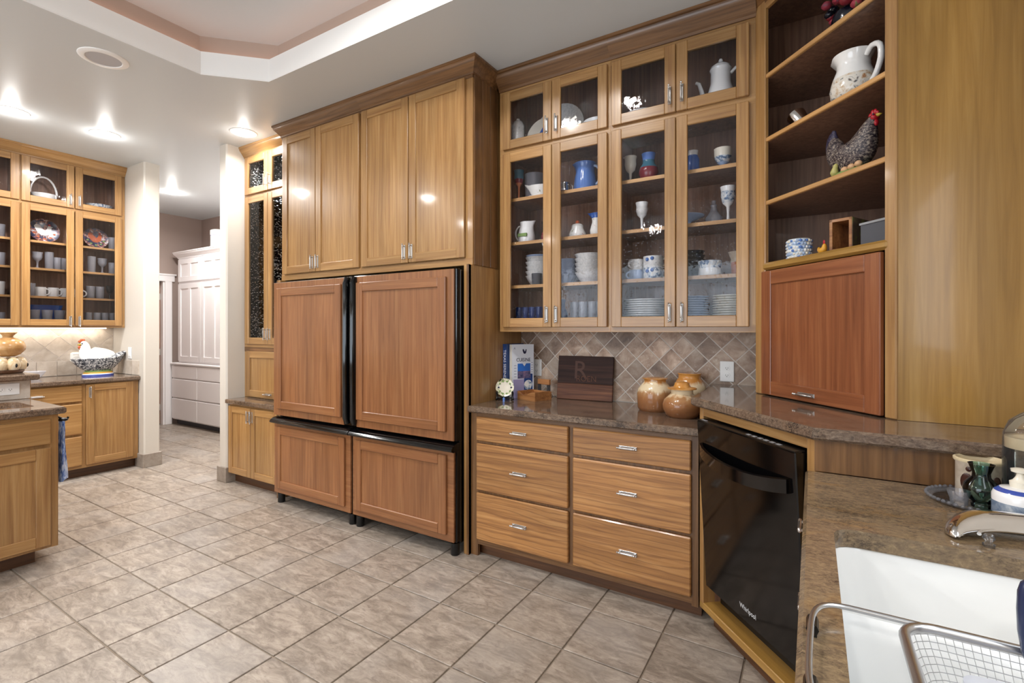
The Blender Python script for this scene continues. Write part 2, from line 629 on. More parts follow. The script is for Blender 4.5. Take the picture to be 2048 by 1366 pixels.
    def tube(s, path, r, m, seg=10, closed=False, flat=None):
        """sweep a circle (or an ellipse scaled by flat on its second axis) along a path; r number or list"""
        P = [Vector(p) for p in path]
        n = len(P)
        rr = r if isinstance(r, (list, tuple)) else [r] * n
        vs, fs = [], []
        up = None
        for i in range(n):
            a_ = P[(i - 1) % n] if (closed or i > 0) else P[i]
            b_ = P[(i + 1) % n] if (closed or i < n - 1) else P[i]
            t = (b_ - a_).normalized()
            if up is None:
                up = Vector((0, 0, 1)) if abs(t.z) < 0.9 else Vector((1, 0, 0))
            u = t.cross(up).normalized()
            w = u.cross(t).normalized()
            up = w
            fl = 1.0 if flat is None else (flat[i] if isinstance(flat, (list, tuple)) else flat)
            for k in range(seg):
                q = 2 * math.pi * k / seg
                p = P[i] + u * (math.cos(q) * rr[i] * fl) + w * (math.sin(q) * rr[i])
                vs.append(tuple(p))
        for i in range(n if closed else n - 1):
            for k in range(seg):
                j, l = (i + 1) % n, (k + 1) % seg
                fs.append((i * seg + k, i * seg + l, j * seg + l, j * seg + k))
        if not closed:
            fs.append(tuple(range(seg))[::-1])
            fs.append(tuple((n - 1) * seg + k for k in range(seg)))
        s.add(vs, fs, m)

    def ball(s, c, r, m, seg=10, rings=6):
        rx, ry, rz = r if isinstance(r, (tuple, list)) else (r, r, r)
        prof = [(math.sin(math.pi * k / rings), -math.cos(math.pi * k / rings)) for k in range(rings + 1)]
        prof[0] = (0, -1)
        prof[-1] = (0, 1)
        s.lathe(prof, m, seg=seg, deform=lambda x, y, z: (x * rx + c[0], y * ry + c[1], z * rz + c[2]))

    def extrude_y(s, poly, y0, y1, m):
        """poly in (x, z), extruded along y"""
        n = len(poly)
        vs = [(x, y0, z) for x, z in poly] + [(x, y1, z) for x, z in poly]
        fs = [tuple(range(n)), tuple(range(2 * n - 1, n - 1, -1))]
        for i in range(n):
            j = (i + 1) % n
            fs.append((i, i + n, j + n, j))
        s.add(vs, fs, m)

    def sweep(s, path, prof, m, closed=False):
        """sweep a profile of (out, z) along an xy path; out is to the right of travel"""
        n = len(path)
        P = [Vector((p[0], p[1])) for p in path]
        offs = []
        for i in range(n):
            ns = []
            if closed or i > 0:
                d = (P[i] - P[i - 1]).normalized()
                ns.append(Vector((d.y, -d.x)))
            if closed or i < n - 1:
                d = (P[(i + 1) % n] - P[i]).normalized()
                ns.append(Vector((d.y, -d.x)))
            if len(ns) == 2:
                b = (ns[0] + ns[1])
                b = b / max(0.2, 1 + ns[0].dot(ns[1]))
            else:
                b = ns[0]
            offs.append(b)
        vs, fs = [], []
        k = len(prof)
        for i in range(n):
            for o, z in prof:
                q = P[i] + offs[i] * o
                vs.append((q.x, q.y, z))
        for i in range(n if closed else n - 1):
            j = (i + 1) % n
            for a_ in range(k):
                b_ = (a_ + 1) % k
                fs.append((i * k + a_, j * k + a_, j * k + b_, i * k + b_))
        if not closed:
            fs.append(tuple(range(k)))
            fs.append(tuple((n - 1) * k + a_ for a_ in range(k))[::-1])
        s.add(vs, fs, m)

    def xf(s, mat4):
        s.v = [tuple(mat4 @ Vector(p)) for p in s.v]
        return s

    def mesh(s, name, smooth=35):
        me = bpy.data.meshes.new(name)
        me.from_pydata(s.v, [], s.f)
        for q in s.mats:
            me.materials.append(M[q])
        me.polygons.foreach_set('material_index', s.mi)
        if smooth:
            me.polygons.foreach_set('use_smooth', [True] * len(s.f))
        me.validate()
        me.update()
        if smooth:
            me.set_sharp_from_angle(angle=R(smooth))
        return me

    def build(s, name, parent=None, loc=(0, 0, 0), rot=(0, 0, 0), smooth=35):
        return put(s.mesh(name, smooth), name, parent, loc, rot)


def put(me, name, parent=None, loc=(0, 0, 0), rot=(0, 0, 0)):
    o = bpy.data.objects.new(name, me)
    COL.objects.link(o)
    o.parent = parent
    o.location = loc
    o.rotation_euler = rot
    return o


def inset(poly, c):
    n = len(poly)
    out = []
    for i in range(n):
        p0, p1, p2 = Vector(poly[i - 1]), Vector(poly[i]), Vector(poly[(i + 1) % n])
        d1, d2 = (p1 - p0).normalized(), (p2 - p1).normalized()
        n1, n2 = Vector((-d1.y, d1.x)), Vector((-d2.y, d2.x))
        b = (n1 + n2) / max(0.3, 1 + n1.dot(n2))
        out.append(tuple(p1 + b * c))
    return out


def clip(poly, x0, x1, y0, y1):
    for ax, lim, sg in ((0, x0, 1), (0, x1, -1), (1, y0, 1), (1, y1, -1)):
        out = []
        for i in range(len(poly)):
            p, q = poly[i - 1], poly[i]
            dp, dq = sg * (p[ax] - lim), sg * (q[ax] - lim)
            if (dp >= 0) != (dq >= 0):
                t = dp / (dp - dq)
                out.append((p[0] + t * (q[0] - p[0]), p[1] + t * (q[1] - p[1])))
            if dq >= 0:
                out.append(q)
        poly = out
        if len(poly) < 3:
            return []
    ar = 0
    for i in range(len(poly)):
        ar += poly[i - 1][0] * poly[i][1] - poly[i][0] * poly[i - 1][1]
    return poly if abs(ar) > 4e-5 else []


def thing(name, label, cat, loc=(0, 0, 0), rz=0.0, group=None):
    o = bpy.data.objects.new(name, None)
    COL.objects.link(o)
    o.empty_display_size = 0.05
    o.location = loc
    o.rotation_euler = (0, 0, rz)
    return tag(o, label, cat, group)


def tag(o, label, cat, group=None):
    o['label'] = label
    o['category'] = cat
    if group:
        o['group'] = group
    return o


def struct(o):
    o['kind'] = 'structure'
    return o


def dup(root, loc, rz=0.0, label=None, group=None):
    r = root.copy()
    COL.objects.link(r)
    r.location = loc
    r.rotation_euler = (root.rotation_euler[0], root.rotation_euler[1], rz)
    if label:
        r['label'] = label
    if group:
        r['group'] = group
    for ch in list(root.children):
        c = ch.copy()
        COL.objects.link(c)
        c.parent = r
        for g in ch.children:
            d = g.copy()
            COL.objects.link(d)
            d.parent = c
    return r


def text(body, size, m, parent, loc, rot, name='lettering', extr=0.0004, align='CENTER', sx=1.0):
    cu = bpy.data.curves.new(name, 'FONT')
    cu.body = body
    cu.size = size
    cu.extrude = extr
    cu.align_x = align
    cu.align_y = 'CENTER'
    cu.resolution_u = 3
    tmp = bpy.data.objects.new('tmp', cu)
    COL.objects.link(tmp)
    bpy.context.view_layer.update()
    me = bpy.data.meshes.new_from_object(tmp.evaluated_get(bpy.context.evaluated_depsgraph_get()))
    bpy.data.objects.remove(tmp)
    me.materials.clear()
    me.materials.append(M[m])
    o = put(me, name, parent, loc, rot)
    o.scale = (sx, 1, 1)
    return o


# ------------------------------------------------------------------ cabinet pieces (local: x along the face, y into the cabinet, z up)
def _handle_mesh():
    b = MB()
    b.box(-0.0085, 0.0085, -0.003, 0.0005, -0.047, 0.047, 'nickel', 0.001)
    prof = [(0, -0.054), (0.003, -0.0535), (0.0055, -0.050), (0.0045, -0.046), (0.0025, -0.043), (0.0058, -0.040),
            (0.0058, -0.036), (0.0040, -0.033), (0.0052, -0.028), (0.0052, 0.028), (0.0040, 0.033), (0.0058, 0.036),
            (0.0058, 0.040), (0.0025, 0.043), (0.0045, 0.046), (0.0055, 0.050), (0.003, 0.0535), (0, 0.054)]
    b.lathe(prof, 'nickel', 0, -0.022, 0, 8)
    for z in (-0.038, 0.038):
        b.box(-0.0035, 0.0035, -0.022, -0.002, z - 0.0035, z + 0.0035, 'nickel')
    return b.mesh('handle')


HANDLE = _handle_mesh()


def handle(parent, x, z, y, vert=True):
    return put(HANDLE, 'handle', parent, (x, y, z), (0, 0 if vert else R(90), 0))


def door(root, x0, x1, z0, z1, y=-0.02, t=0.02, st=0.056, pane=None, h=None, w='honey', name='door', rail=None, label=None):
    b = MB()
    c = 0.003
    rl = rail or st
    b.box(x0, x0 + st, y, y + t, z0, z1, w + '_Z', c)
    b.box(x1 - st, x1, y, y + t, z0, z1, w + '_Z', c)
    b.box(x0 + st - 0.001, x1 - st + 0.001, y, y + t, z0, z0 + rl, w + '_X', c)
    b.box(x0 + st - 0.001, x1 - st + 0.001, y, y + t, z1 - rl, z1, w + '_X', c)
    if not pane:
        b.box(x0 + st - 0.004, x1 - st + 0.004, y + 0.008, y + t - 0.002, z0 + rl - 0.004, z1 - rl + 0.004, w + '_Z')
    d = b.build(name, root)
    if label:
        d['label'] = label
    if pane:
        g = MB()
        g.box(x0 + st - 0.004, x1 - st + 0.004, y + 0.009, y + 0.012, z0 + rl - 0.004, z1 - rl + 0.004, pane)
        g.build('glass_pane', d, smooth=0)
    if h:
        handle(d, h[1], h[2], y, h[0] == 'v')
    return d


def drawer(root, x0, x1, z0, z1, y=-0.02, w='drawer_X', hx=None, hz=None, hd=True):
    b = MB()
    b.box(x0, x1, y, y + 0.02, z0, z1, w, 0.005)
    d = b.build('drawer', root)
    if hd:
        handle(d, (x0 + x1) / 2 if hx is None else hx, (z0 + z1) / 2 if hz is None else hz, y, False)
    return d


def shell(b, x0, x1, z0, z1, d, ext='honey_Z', ins='inside_Z', t=0.018, back=True):
    """open-fronted box with a dark lining"""
    b.box(x0, x0 + t, 0, d, z0, z1, ext)
    b.box(x1 - t, x1, 0, d, z0, z1, ext)
    b.box(x0 + t, x1 - t, 0, d, z0, z0 + t, ext)
    b.box(x0 + t, x1 - t, 0, d, z1 - t, z1, ext)
    if back:
        b.box(x0 + t, x1 - t, d - 0.008, d, z0 + t, z1 - t, ins)
    e = 0.0015
    b.box(x0 + t, x0 + t + e, 0.02, d - 0.008, z0 + t, z1 - t, ins)
    b.box(x1 - t - e, x1 - t, 0.02, d - 0.008, z0 + t, z1 - t, ins)


CROWN = [(0, 0), (0.008, 0), (0.010, 0.012), (0.016, 0.018), (0.024, 0.030), (0.040, 0.050), (0.050, 0.062), (0.052, 0.075),
         (0.058, 0.078), (0.058, 0.092), (0, 0.092)]


def crown(root, path, z, name='crown_molding', m='frame_X', sc_=1.0):
    b = MB()
    b.sweep(path, [(o * sc_, z + q * sc_) for o, q in CROWN], m)
    return b.build(name, root)

# ------------------------------------------------------------------ the room
CZ = 3.05
TS, TX, TY = 0.33996, -3.2994, 0.8973      # floor tile pitch and grid origin
b = MB()
b.box(-8.1, 0.7, -3.6, 4.0, -0.06, -0.006, 'floor_grout')
floor = struct(b.build('floor', smooth=0))
g = 0.004
tb = MB()
tb.box(-TS / 2 + g, TS / 2 - g, -TS / 2 + g, TS / 2 - g, -0.008, 0.0, 'floor_tile', 0.002)
tile_me = tb.mesh('tile', 0)
rest = MB()
random.seed(3)
for i in range(-14, 12):
    for j in range(-13, 9):
        cx, cy = TX + (i + 0.5) * TS, TY + (j + 0.5) * TS
        if cx < -8.05 or cx > 0.6 or cy < -3.5 or cy > 3.9:
            continue
        hid = (cy > 2.72 and cx > -4.45) or (cx < -6.1 and cy < 2.0) or (cx < -4.05 and cx > -4.8 and cy < 0.85) or (cx > 0.15) or \
              (cx < -6.3 and cy < 2.3)
        dpt = -0.5225 * cx + 0.8526 * cy
        lat = 0.8526 * cx + 0.5225 * cy
        vis = dpt > 1.1 and abs(lat) < dpt * 1.045 + 0.35 and not hid and not (cx > -0.2 and cy > 2.3)
        if vis:
            put(tile_me, 'tile', floor, (cx, cy, 0))
        elif not hid:
            rest.box(cx - TS / 2 + g, cx + TS / 2 - g, cy - TS / 2 + g, cy + TS / 2 - g, -0.008, 0.0, 'floor_tile')
o = rest.build('tile_field', floor, smooth=0)
o['kind'] = 'stuff'

# ceiling with an octagonal recessed tray
tx0, tx1, ty0, ty1, ch = -3.42, -0.10, -1.9, 1.965, 0.29


def octa(e, z):
    k = 0.4142 * e
    x0, x1, y0, y1 = tx0 - e, tx1 + e, ty0 - e, ty1 + e
    c_ = ch + e - k
    return [(x0 + c_, y0, z), (x1 - c_, y0, z), (x1, y0 + c_, z), (x1, y1 - c_, z), (x1 - c_, y1, z), (x0 + c_, y1, z), (x0, y1 - c_, z), (x0, y0 + c_, z)]


def holed(b, outer, inner, m, flip=False):
    """flat ring between an outer rectangle [x0,x1,y0,y1] and an octagon"""
    x0, x1, y0, y1, z = outer
    cs = [(x0, y0, z), (x1, y0, z), (x1, y1, z), (x0, y1, z)]
    vs = cs + inner
    fs = [(0, 1, 5, 4), (1, 6, 5), (1, 2, 7, 6), (2, 8, 7), (2, 3, 9, 8), (3, 10, 9), (3, 0, 11, 10), (0, 4, 11)]
    b.add(vs, fs, m)


b = MB()
holed(b, (-8.1, 0.7, -3.6, 4.0, CZ), octa(0, CZ), 'ceiling_paint')
ceiling = struct(b.build('ceiling', smooth=0))
b = MB()
rings = [octa(0.0, CZ), octa(0.004, CZ + 0.012), octa(0.004, CZ + 0.155), octa(0.02, CZ + 0.157), octa(0.09, CZ + 0.157)]
for k in range(len(rings) - 1):
    vs = rings[k] + rings[k + 1]
    b.add(vs, [(i, (i + 1) % 8, 8 + (i + 1) % 8, 8 + i) for i in range(8)], 'tray_white')
o = b.build('tray_fascia', ceiling, smooth=0)
b = MB()
A, B = octa(0.09, CZ + 0.10), octa(0.09, CZ + 0.30)
b.add(A + B, [(i, (i + 1) % 8, 8 + (i + 1) % 8, 8 + i) for i in range(8)], 'tray_tan')
b.build('tray_riser', ceiling, smooth=0)
b = MB()
b.add(octa(0.10, CZ + 0.30), [tuple(range(8))[::-1]], 'ceiling_paint')
b.build('tray_lid', ceiling, smooth=0)
b = MB()
b.tube([(x, y, z) for x, y, z in octa(0.055, CZ + 0.166)], 0.008, 'rope_glow', 6, True)
o = b.build('rope_light')
tag(o, 'orange glowing rope light lying behind the white lip of the ceiling tray', 'rope light')

WY = 3.06
def wallbox(name, x0, x1, y0, y1, z0, z1, m, c=0.0, parent=None):
    b = MB()
    b.box(x0, x1, y0, y1, z0, z1, m, c)
    o = b.build(name, parent, smooth=0)
    if parent is None:
        struct(o)
    return o


wall_back = wallbox('wall_back', -4.50, 0.70, WY, WY + 0.12, -0.05, CZ + 0.02, 'wall_cream')
wall_left = wallbox('wall_left', -6.51, -6.39, -3.6, 2.245, -0.05, CZ + 0.02, 'wall_cream')
# stub wall ending the left run of cabinets, and the stub wall beside the desk hutch
wall_stub = wallbox('wall_left_stub', -6.52, -5.67, 2.245, 2.385, -0.05, CZ + 0.02, 'wall_cream', 0.012)
wall_stub2 = wallbox('wall_back_stub', -4.615, -4.495, 2.418, 3.92, -0.05, CZ + 0.02, 'wall_cream', 0.012)
# sink wall with a window opening, and the wall behind the camera with a wide one
b = MB()
for q in ((-3.6, 0.0, -0.05, CZ + 0.02), (1.1, WY + 0.1, -0.05, CZ + 0.02), (0.0, 1.1, -0.05, 1.27), (0.0, 1.1, 2.17, CZ + 0.02)):
    b.box(0.64, 0.76, q[0], q[1], q[2], q[3], 'wall_cream')
wall_right = struct(b.build('wall_right', smooth=0))
b = MB()
for q in ((-8.1, -4.3, -0.05, CZ + 0.02), (-0.9, 0.7, -0.05, CZ + 0.02), (-4.3, -0.9, -0.05, 0.6), (-4.3, -0.9, 2.5, CZ + 0.02)):
    b.box(q[0], q[1], -3.62, -3.5, q[2], q[3], 'wall_cream')
wall_front = struct(b.build('wall_front', smooth=0))


def window(name, horiz, a0, a1, z0, z1, plane, nm):
    fr = MB()
    t = 0.05
    parts = [(a0, a1, z0, z0 + t), (a0, a1, z1 - t, z1), (a0, a0 + t, z0, z1), (a1 - t, a1, z0, z1)]
    for k in range(1, nm):
        m_ = a0 + (a1 - a0) * k / nm
        parts.append((m_ - 0.02, m_ + 0.02, z0, z1))
    for p in parts:
        if horiz:
            fr.box(p[0], p[1], plane - 0.03, plane + 0.03, p[2], p[3], 'white_paint')
        else:
            fr.box(plane - 0.03, plane + 0.03, p[0], p[1], p[2], p[3], 'white_paint')
    o = struct(fr.build(name, smooth=0))
    for k in range(nm):
        p0, p1 = a0 + (a1 - a0) * k / nm, a0 + (a1 - a0) * (k + 1) / nm
        gb = MB()
        if horiz:
            gb.box(p0, p1, plane - 0.003, plane + 0.003, z0, z1, 'clear_glass')
        else:
            gb.box(plane - 0.003, plane + 0.003, p0, p1, z0, z1, 'clear_glass')
        gb.build('pane', o, smooth=0)


window('window_1', True, -4.3, -0.9, 0.6, 2.5, -3.57, 3)
window('window_2', False, 0.0, 1.1, 1.27, 2.17, 0.71, 2)

# pantry passage beyond the doorway
wallbox('wall_pantry_back', -8.1, -4.5, 3.92, 4.04, -0.05, CZ + 0.02, 'wall_taupe')
b = MB()
b.box(-8.1, -7.98, 3.42, 3.95, -0.05, CZ + 0.02, 'wall_taupe')
b.box(-8.1, -7.98, 2.3, 3.42, 2.07, CZ + 0.02, 'wall_taupe')
b.box(-8.1, -7.98, 2.0, 2.55, -0.05, CZ + 0.02, 'wall_taupe')
struct(b.build('wall_pantry_left', smooth=0))
wallbox('wall_pantry_near', -8.1, -6.5, 2.26, 2.38, -0.05, CZ + 0.02, 'wall_taupe')
d1 = MB()
for q in ((3.415, 3.505, 0.0, 2.07), (2.50, 2.59, 0.0, 2.07), (2.46, 3.54, 2.07, 2.165)):
    d1.box(-7.985, -7.955, q[0], q[1], q[2], q[3], 'white_paint', 0.004)
d1.box(-8.06, -7.98, 3.395, 3.42, 0, 2.07, 'white_paint')
d1.box(-7.985, -7.945, 2.44, 3.56, 2.155, 2.18, 'white_paint', 0.004)
dj = struct(d1.build('door_1', smooth=0))
b = MB()
b.box(-8.09, -8.055, 2.55, 3.395, 0.01, 2.06, 'inside_Z', 0.002)
dl = b.build('door_leaf', dj)
for z in (0.25, 1.05, 1.85):
    b = MB()
    b.box(-8.056, -8.05, 3.36, 3.395, z - 0.045, z + 0.045, 'hinge')
    b.build('hinge', dl)

# stone plinth tiles around the two stub walls
for nm, x0, x1, y0, y1 in (('baseboard_left', -5.83, -5.655, 2.230, 2.40), ('baseboard_stub', -4.63, -4.48, 2.403, 2.60)):
    b = MB()
    b.box(x0, x1, y0, y1, 0.0, 0.135, 'plinth_tile', 0.003)
    struct(b.build(nm, smooth=0))

# ------------------------------------------------------------------ backsplash tiles
def diamonds(wall, u0, u1, z0, z1, side, place, m, uo, zo, thick=0.003):
    """diagonal stone tiles laid on a wall; place(u, z) -> matrix"""
    dg = side * math.sqrt(2)
    h = (side - 0.0066) * math.sqrt(2) / 2
    full = None
    n0, n1 = int((u0 - uo) / dg) - 2, int((u1 - uo) / dg) + 2
    m0, m1 = int((z0 - zo) / dg) - 2, int((z1 - zo) / dg) + 2
    for a_ in range(2 * n0, 2 * n1):
        for c_ in range(2 * m0, 2 * m1):
            if (a_ + c_) % 2:
                continue
            cu, cz = uo + a_ * dg / 2, zo + c_ * dg / 2
            p = [(cu - h, cz), (cu, cz - h), (cu + h, cz), (cu, cz + h)]
            q = clip(p, u0, u1, z0, z1)
            if not q:
                continue
            whole = cu - h > u0 and cu + h < u1 and cz - h > z0 and cz + h < z1
            if whole and full:
                put(full, 'tile', wall, place[0](cu, cz), place[1])
                continue
            bb = MB()
            q = [(x - cu, z - cz) for x, z in q]
            bb.extrude_y(q, -thick, 0, m)
            me = bb.mesh('tile', 0)
            if whole:
                full = me
            put(me, 'tile', wall, place[0](cu, cz), place[1])


b = MB()
b.box(-1.79, -0.22, WY - 0.006, WY + 0.001, 0.914, 1.42, 'splash_grout')
b.build('grout', wall_back, smooth=0)
diamonds(wall_back, -1.79, -0.22, 0.918, 1.40, 0.1012, (lambda u, z: (u, WY - 0.006, z), (0, 0, 0)), 'travertine', -0.805, 1.265)
b = MB()
b.box(-6.391, -6.384, 0.6, 2.245, 0.914, 1.42, 'splash_grout')
b.build('grout', wall_left, smooth=0)
diamonds(wall_left, 0.65, 2.24, 1.065, 1.41, 0.15, (lambda u, z: (-6.384, u, z), (0, 0, R(90))), 'light_travertine', 1.80, 1.20)
b = MB()
b.extrude_y([(-0.073, -0.070), (0.073, -0.070), (0.073, 0.070), (-0.073, 0.070)], -0.007, 0, 'light_travertine')
sq = b.mesh('tile', 0)
for k in range(10):
    put(sq, 'tile', wall_left, (-6.384, 2.165 - 0.152 * k, 0.989), (0, 0, R(90)))
for k in range(4):
    put(sq, 'tile', wall_stub, (-6.30 + 0.152 * k, 2.2445, 0.989), (0, 0, 0))

# ------------------------------------------------------------------ refrigerators behind wood panels
def refrigerator(x0, x1, label, handle_left):
    r = thing('refrigerator', label, 'refrigerator', (x0, 2.335, 0), 0, 'panelled refrigerators')
    w = x1 - x0
    b = MB()
    b.box(0.004, w - 0.004, 0.055, 0.70, 0.07, 1.745, 'black_gloss', 0.004)
    b.build('body', r)
    hs = 0.062
    px0, px1 = (0.045, w - 0.012) if handle_left else (0.0, w - 0.078)
    # fresh-food door: black slab, wood face, raised framed panel
    b = MB()
    b.box(0.0, w, 0.012, 0.055, 0.70, 1.75, 'black_gloss', 0.004)
    d = b.build('door', r)
    b = MB()
    b.box(px0, px1, 0.0, 0.014, 0.702, 1.745, 'cherry_Z', 0.002)
    f = 0.062
    ex0, ex1, ez0, ez1 = px0 + 0.012, px1 - 0.052, 0.755, 1.70
    if not handle_left:
        ex0, ex1 = px0 + 0.055, px1 - 0.02
    for q in ((ex0, ex0 + f, ez0, ez1, 'cherry_Z'), (ex1 - f, ex1, ez0, ez1, 'cherry_Z'), (ex0 + f, ex1 - f, ez0, ez0 + f, 'cherry_X'), (ex0 + f, ex1 - f, ez1 - f, ez1, 'cherry_X')):
        b.box(q[0], q[1], -0.018, 0.001, q[2], q[3], q[4], 0.004)
    b.box(ex0 + f - 0.003, ex1 - f + 0.003, -0.008, 0.001, ez0 + f - 0.003, ez1 - f + 0.003, 'cherry_Z')
    b.build('wood_panel', d)
    b = MB()
    hx = 0.0 if handle_left else w - 0.066
    b.tube([(hx + 0.03, -0.004, 0.72), (hx + 0.03, -0.012, 0.76), (hx + 0.03, -0.014, 1.2), (hx + 0.03, -0.012, 1.70), (hx + 0.03, -0.004, 1.74)],
           [0.020, 0.026, 0.026, 0.026, 0.020], 'black_gloss', 10, flat=1.1)
    b.build('door_grip', d)
    # freezer drawer
    b = MB()
    b.box(0.0, w, 0.016, 0.055, 0.085, 0.688, 'black_gloss', 0.004)
    z = b.build('freezer_drawer', r)
    b = MB()
    b.box(0.006, w - 0.012, 0.002, 0.018, 0.088, 0.645, 'cherry_X', 0.002)
    ex0, ex1, ez0, ez1 = 0.04, w - 0.062, 0.13, 0.615
    for q in ((ex0, ex0 + f, ez0, ez1, 'cherry_Z'), (ex1 - f, ex1, ez0, ez1, 'cherry_Z'), (ex0 + f, ex1 - f, ez0, ez0 + f, 'cherry_X'), (ex0 + f, ex1 - f, ez1 - f, ez1, 'cherry_X')):
        b.box(q[0], q[1], -0.016, 0.003, q[2], q[3], q[4], 0.004)
    b.box(ex0 + f - 0.003, ex1 - f + 0.003, -0.006, 0.003, ez0 + f - 0.003, ez1 - f + 0.003, 'cherry_Z')
    b.build('wood_panel', z)
    b = MB()
    prof = [(0.0, 0.640), (0.030, 0.636), (0.052, 0.645), (0.056, 0.655), (0.046, 0.668), (0.018, 0.684), (0.0, 0.686)]
    vs, fs = [], []
    for xx in (0.001, w - 0.001):
        vs += [(xx, 0.018 - o_, zz) for o_, zz in prof]
    k = len(prof)
    fs = [(i, (i + 1) % k, k + (i + 1) % k, k + i) for i in range(k)] + [tuple(range(k))[::-1], tuple(range(k, 2 * k))]
    b.add(vs, fs, 'black_gloss')
    b.build('drawer_grip', z)
    for fx in (0.035, w - 0.035):
        b = MB()
        b.lathe([(0, 0), (0.026, 0), (0.028, 0.006), (0.028, 0.075), (0, 0.075)], 'black_satin', fx, 0.045, 0, 14)
        b.build('foot', r)
    return r


refrigerator(-3.655, -2.748, 'wood-panelled refrigerator with black trim, beside the desk hutch', False)
refrigerator(-2.742, -1.832, 'wood-panelled refrigerator with black trim, beside the drawer cabinet', True)

# end panels either side of the refrigerators
for x0, x1, lab in ((-1.828, -1.790, 'tall honey wood end panel between refrigerator and drawer cabinet'), (-3.735, -3.690, 'tall honey wood end panel between refrigerator and desk hutch')):
    b = MB()
    b.box(x0, x1, 2.415, 3.05, 0.0, 1.778, 'honey_Z', 0.002)
    b.box(x0 if x0 < -3 else x1 - 0.016, x0 + 0.016 if x0 < -3 else x1, 2.413, 2.44, 0.0, 1.778, 'frame_Z', 0.001)
    tag(b.build('end_panel'), lab, 'panel')

# cabinets above the refrigerators
def fridge_cab(x0, x1, doors, label, hz, right_end):
    r = thing('wall_cabinet', label, 'cabinet', (x0, 2.46, 0), 0, 'cabinets above the refrigerators')
    w = x1 - x0
    b = MB()
    b.box(0, w, 0.0, 0.59, 1.778, CZ, 'honey_Z', 0.001)
    b.box(-0.001, w + 0.001, -0.004, 0.02, 1.778, 1.822, 'honey_X', 0.002)
    b.box(-0.001, w + 0.001, -0.004, 0.02, 2.94, CZ - 0.002, 'frame_X')
    b.build('case', r)
    if right_end:
        for k in range(3):
            b = MB()
            b.box(w - 0.002, w + 0.006, 0.012 + 0.088 * k, 0.096 + 0.088 * k, 1.78, 2.965, 'frame_Z', 0.002)
            b.build('plank', r)
    n = len(doors)
    for k, (a0, a1) in enumerate(doors):
        hx = a1 - x0 - 0.028 if k % 2 == 0 else a0 - x0 + 0.028
        door(r, a0 - x0, a1 - x0, 1.826, 2.945, st=0.062, h=('v', hx, hz))
    return r


c1 = fridge_cab(-3.735, -2.785, [(-3.70, -3.287), (-3.281, -2.797)], 'tall double-door wooden cabinet above the refrigerator next to the desk hutch', 1.90, False)
c2 = fridge_cab(-2.785, -1.792, [(-2.772, -2.318), (-2.310, -1.845)], 'tall double-door wooden cabinet above the refrigerator next to the drawer cabinet', 1.90, True)
crown(c1, [(0.0, 0.59), (0.0, 0.0), (0.95, 0.0)], CZ - 0.092)
crown(c2, [(0.0, 0.0), (0.993, 0.0), (0.993, 0.26)], CZ - 0.092)

# ------------------------------------------------------------------ glass-front cabinets over the drawer counter
def glass_cab(x0, x1, doors, yf, z0, zmid, ztop, label, shelves, depth, group, rz=0.0, root=None, hz=(1.50, 2.66), low=(1.392, 2.520), up=(2.548, 2.915), st=0.058,
              ext='honey', hx_in=0.03, flip=False, frz=True, zc=CZ):
    r = thing('glass_cabinet', label, 'cabinet', root, rz, group)
    w = x1 - x0
    b = MB()
    shell(b, 0, w, z0, zc, depth, ext + '_Z')
    # face frame
    fs = doors[0][0]
    b.box(0, fs + 0.012, -0.0005, 0.02, z0, zc, ext + '_Z', 0.001)
    b.box(doors[-1][1] - 0.012, w, -0.0005, 0.02, z0, zc, ext + '_Z', 0.001)
    b.box(0, w, -0.001, 0.02, z0, low[0] + 0.012, ext + '_X', 0.001)
    b.box(0, w, -0.001, 0.02, low[1] - 0.012, up[0] + 0.012, ext + '_X', 0.001)
    b.box(0, w, -0.001, 0.02, up[1] - 0.012, zc, ext + '_X', 0.001)
    b.box(0.018, w - 0.018, 0.02, depth, (low[1] + up[0]) / 2 - 0.01, (low[1] + up[0]) / 2 + 0.01, 'inside_Z')
    b.build('case', r)
    for z in shelves:
        s_ = MB()
        s_.box(0.0195, w - 0.0195, 0.045, depth - 0.009, z - 0.019, z, 'inside_Z')
        s_.box(0.0195, w - 0.0195, 0.040, 0.045, z - 0.020, z, 'shelf_X')
        s_.build('shelf', r)
    for k, (a0, a1) in enumerate(doors):
        hx = a1 - hx_in if k % 2 == 0 else a0 + hx_in
        for zz, h_ in ((low, hz[0]), (up, hz[1])):
            door(r, a0, a1, zz[0], zz[1], st=st, pane='seeded_glass', h=('v', hx, h_), w=ext)
    return r


SH = (2.240, 1.952, 1.668)
g1 = glass_cab(-1.760, -0.997, [(0.032, 0.388), (0.392, 0.748)], 2.72, 1.363, 0, 0, 'glass-front cabinet with narrow doors over the cutting board, beside the refrigerator panel', SH, 0.34,
               'glass-front cabinets over the drawer counter', 0, (-1.760, 2.72, 0), hz=(1.470, 2.640))
g2 = glass_cab(-0.997, -0.237, [(0.012, 0.370), (0.374, 0.727)], 2.72, 1.363, 0, 0, 'glass-front cabinet holding plate stacks, beside the open corner shelves', SH, 0.34,
               'glass-front cabinets over the drawer counter', 0, (-0.997, 2.72, 0), hz=(1.470, 2.640))
crown(g1, [(0.0, 0.0), (0.763, 0.0)], CZ - 0.115, sc_=1.24)
crown(g2, [(0.0, 0.0), (0.76, 0.0)], CZ - 0.115, sc_=1.24)

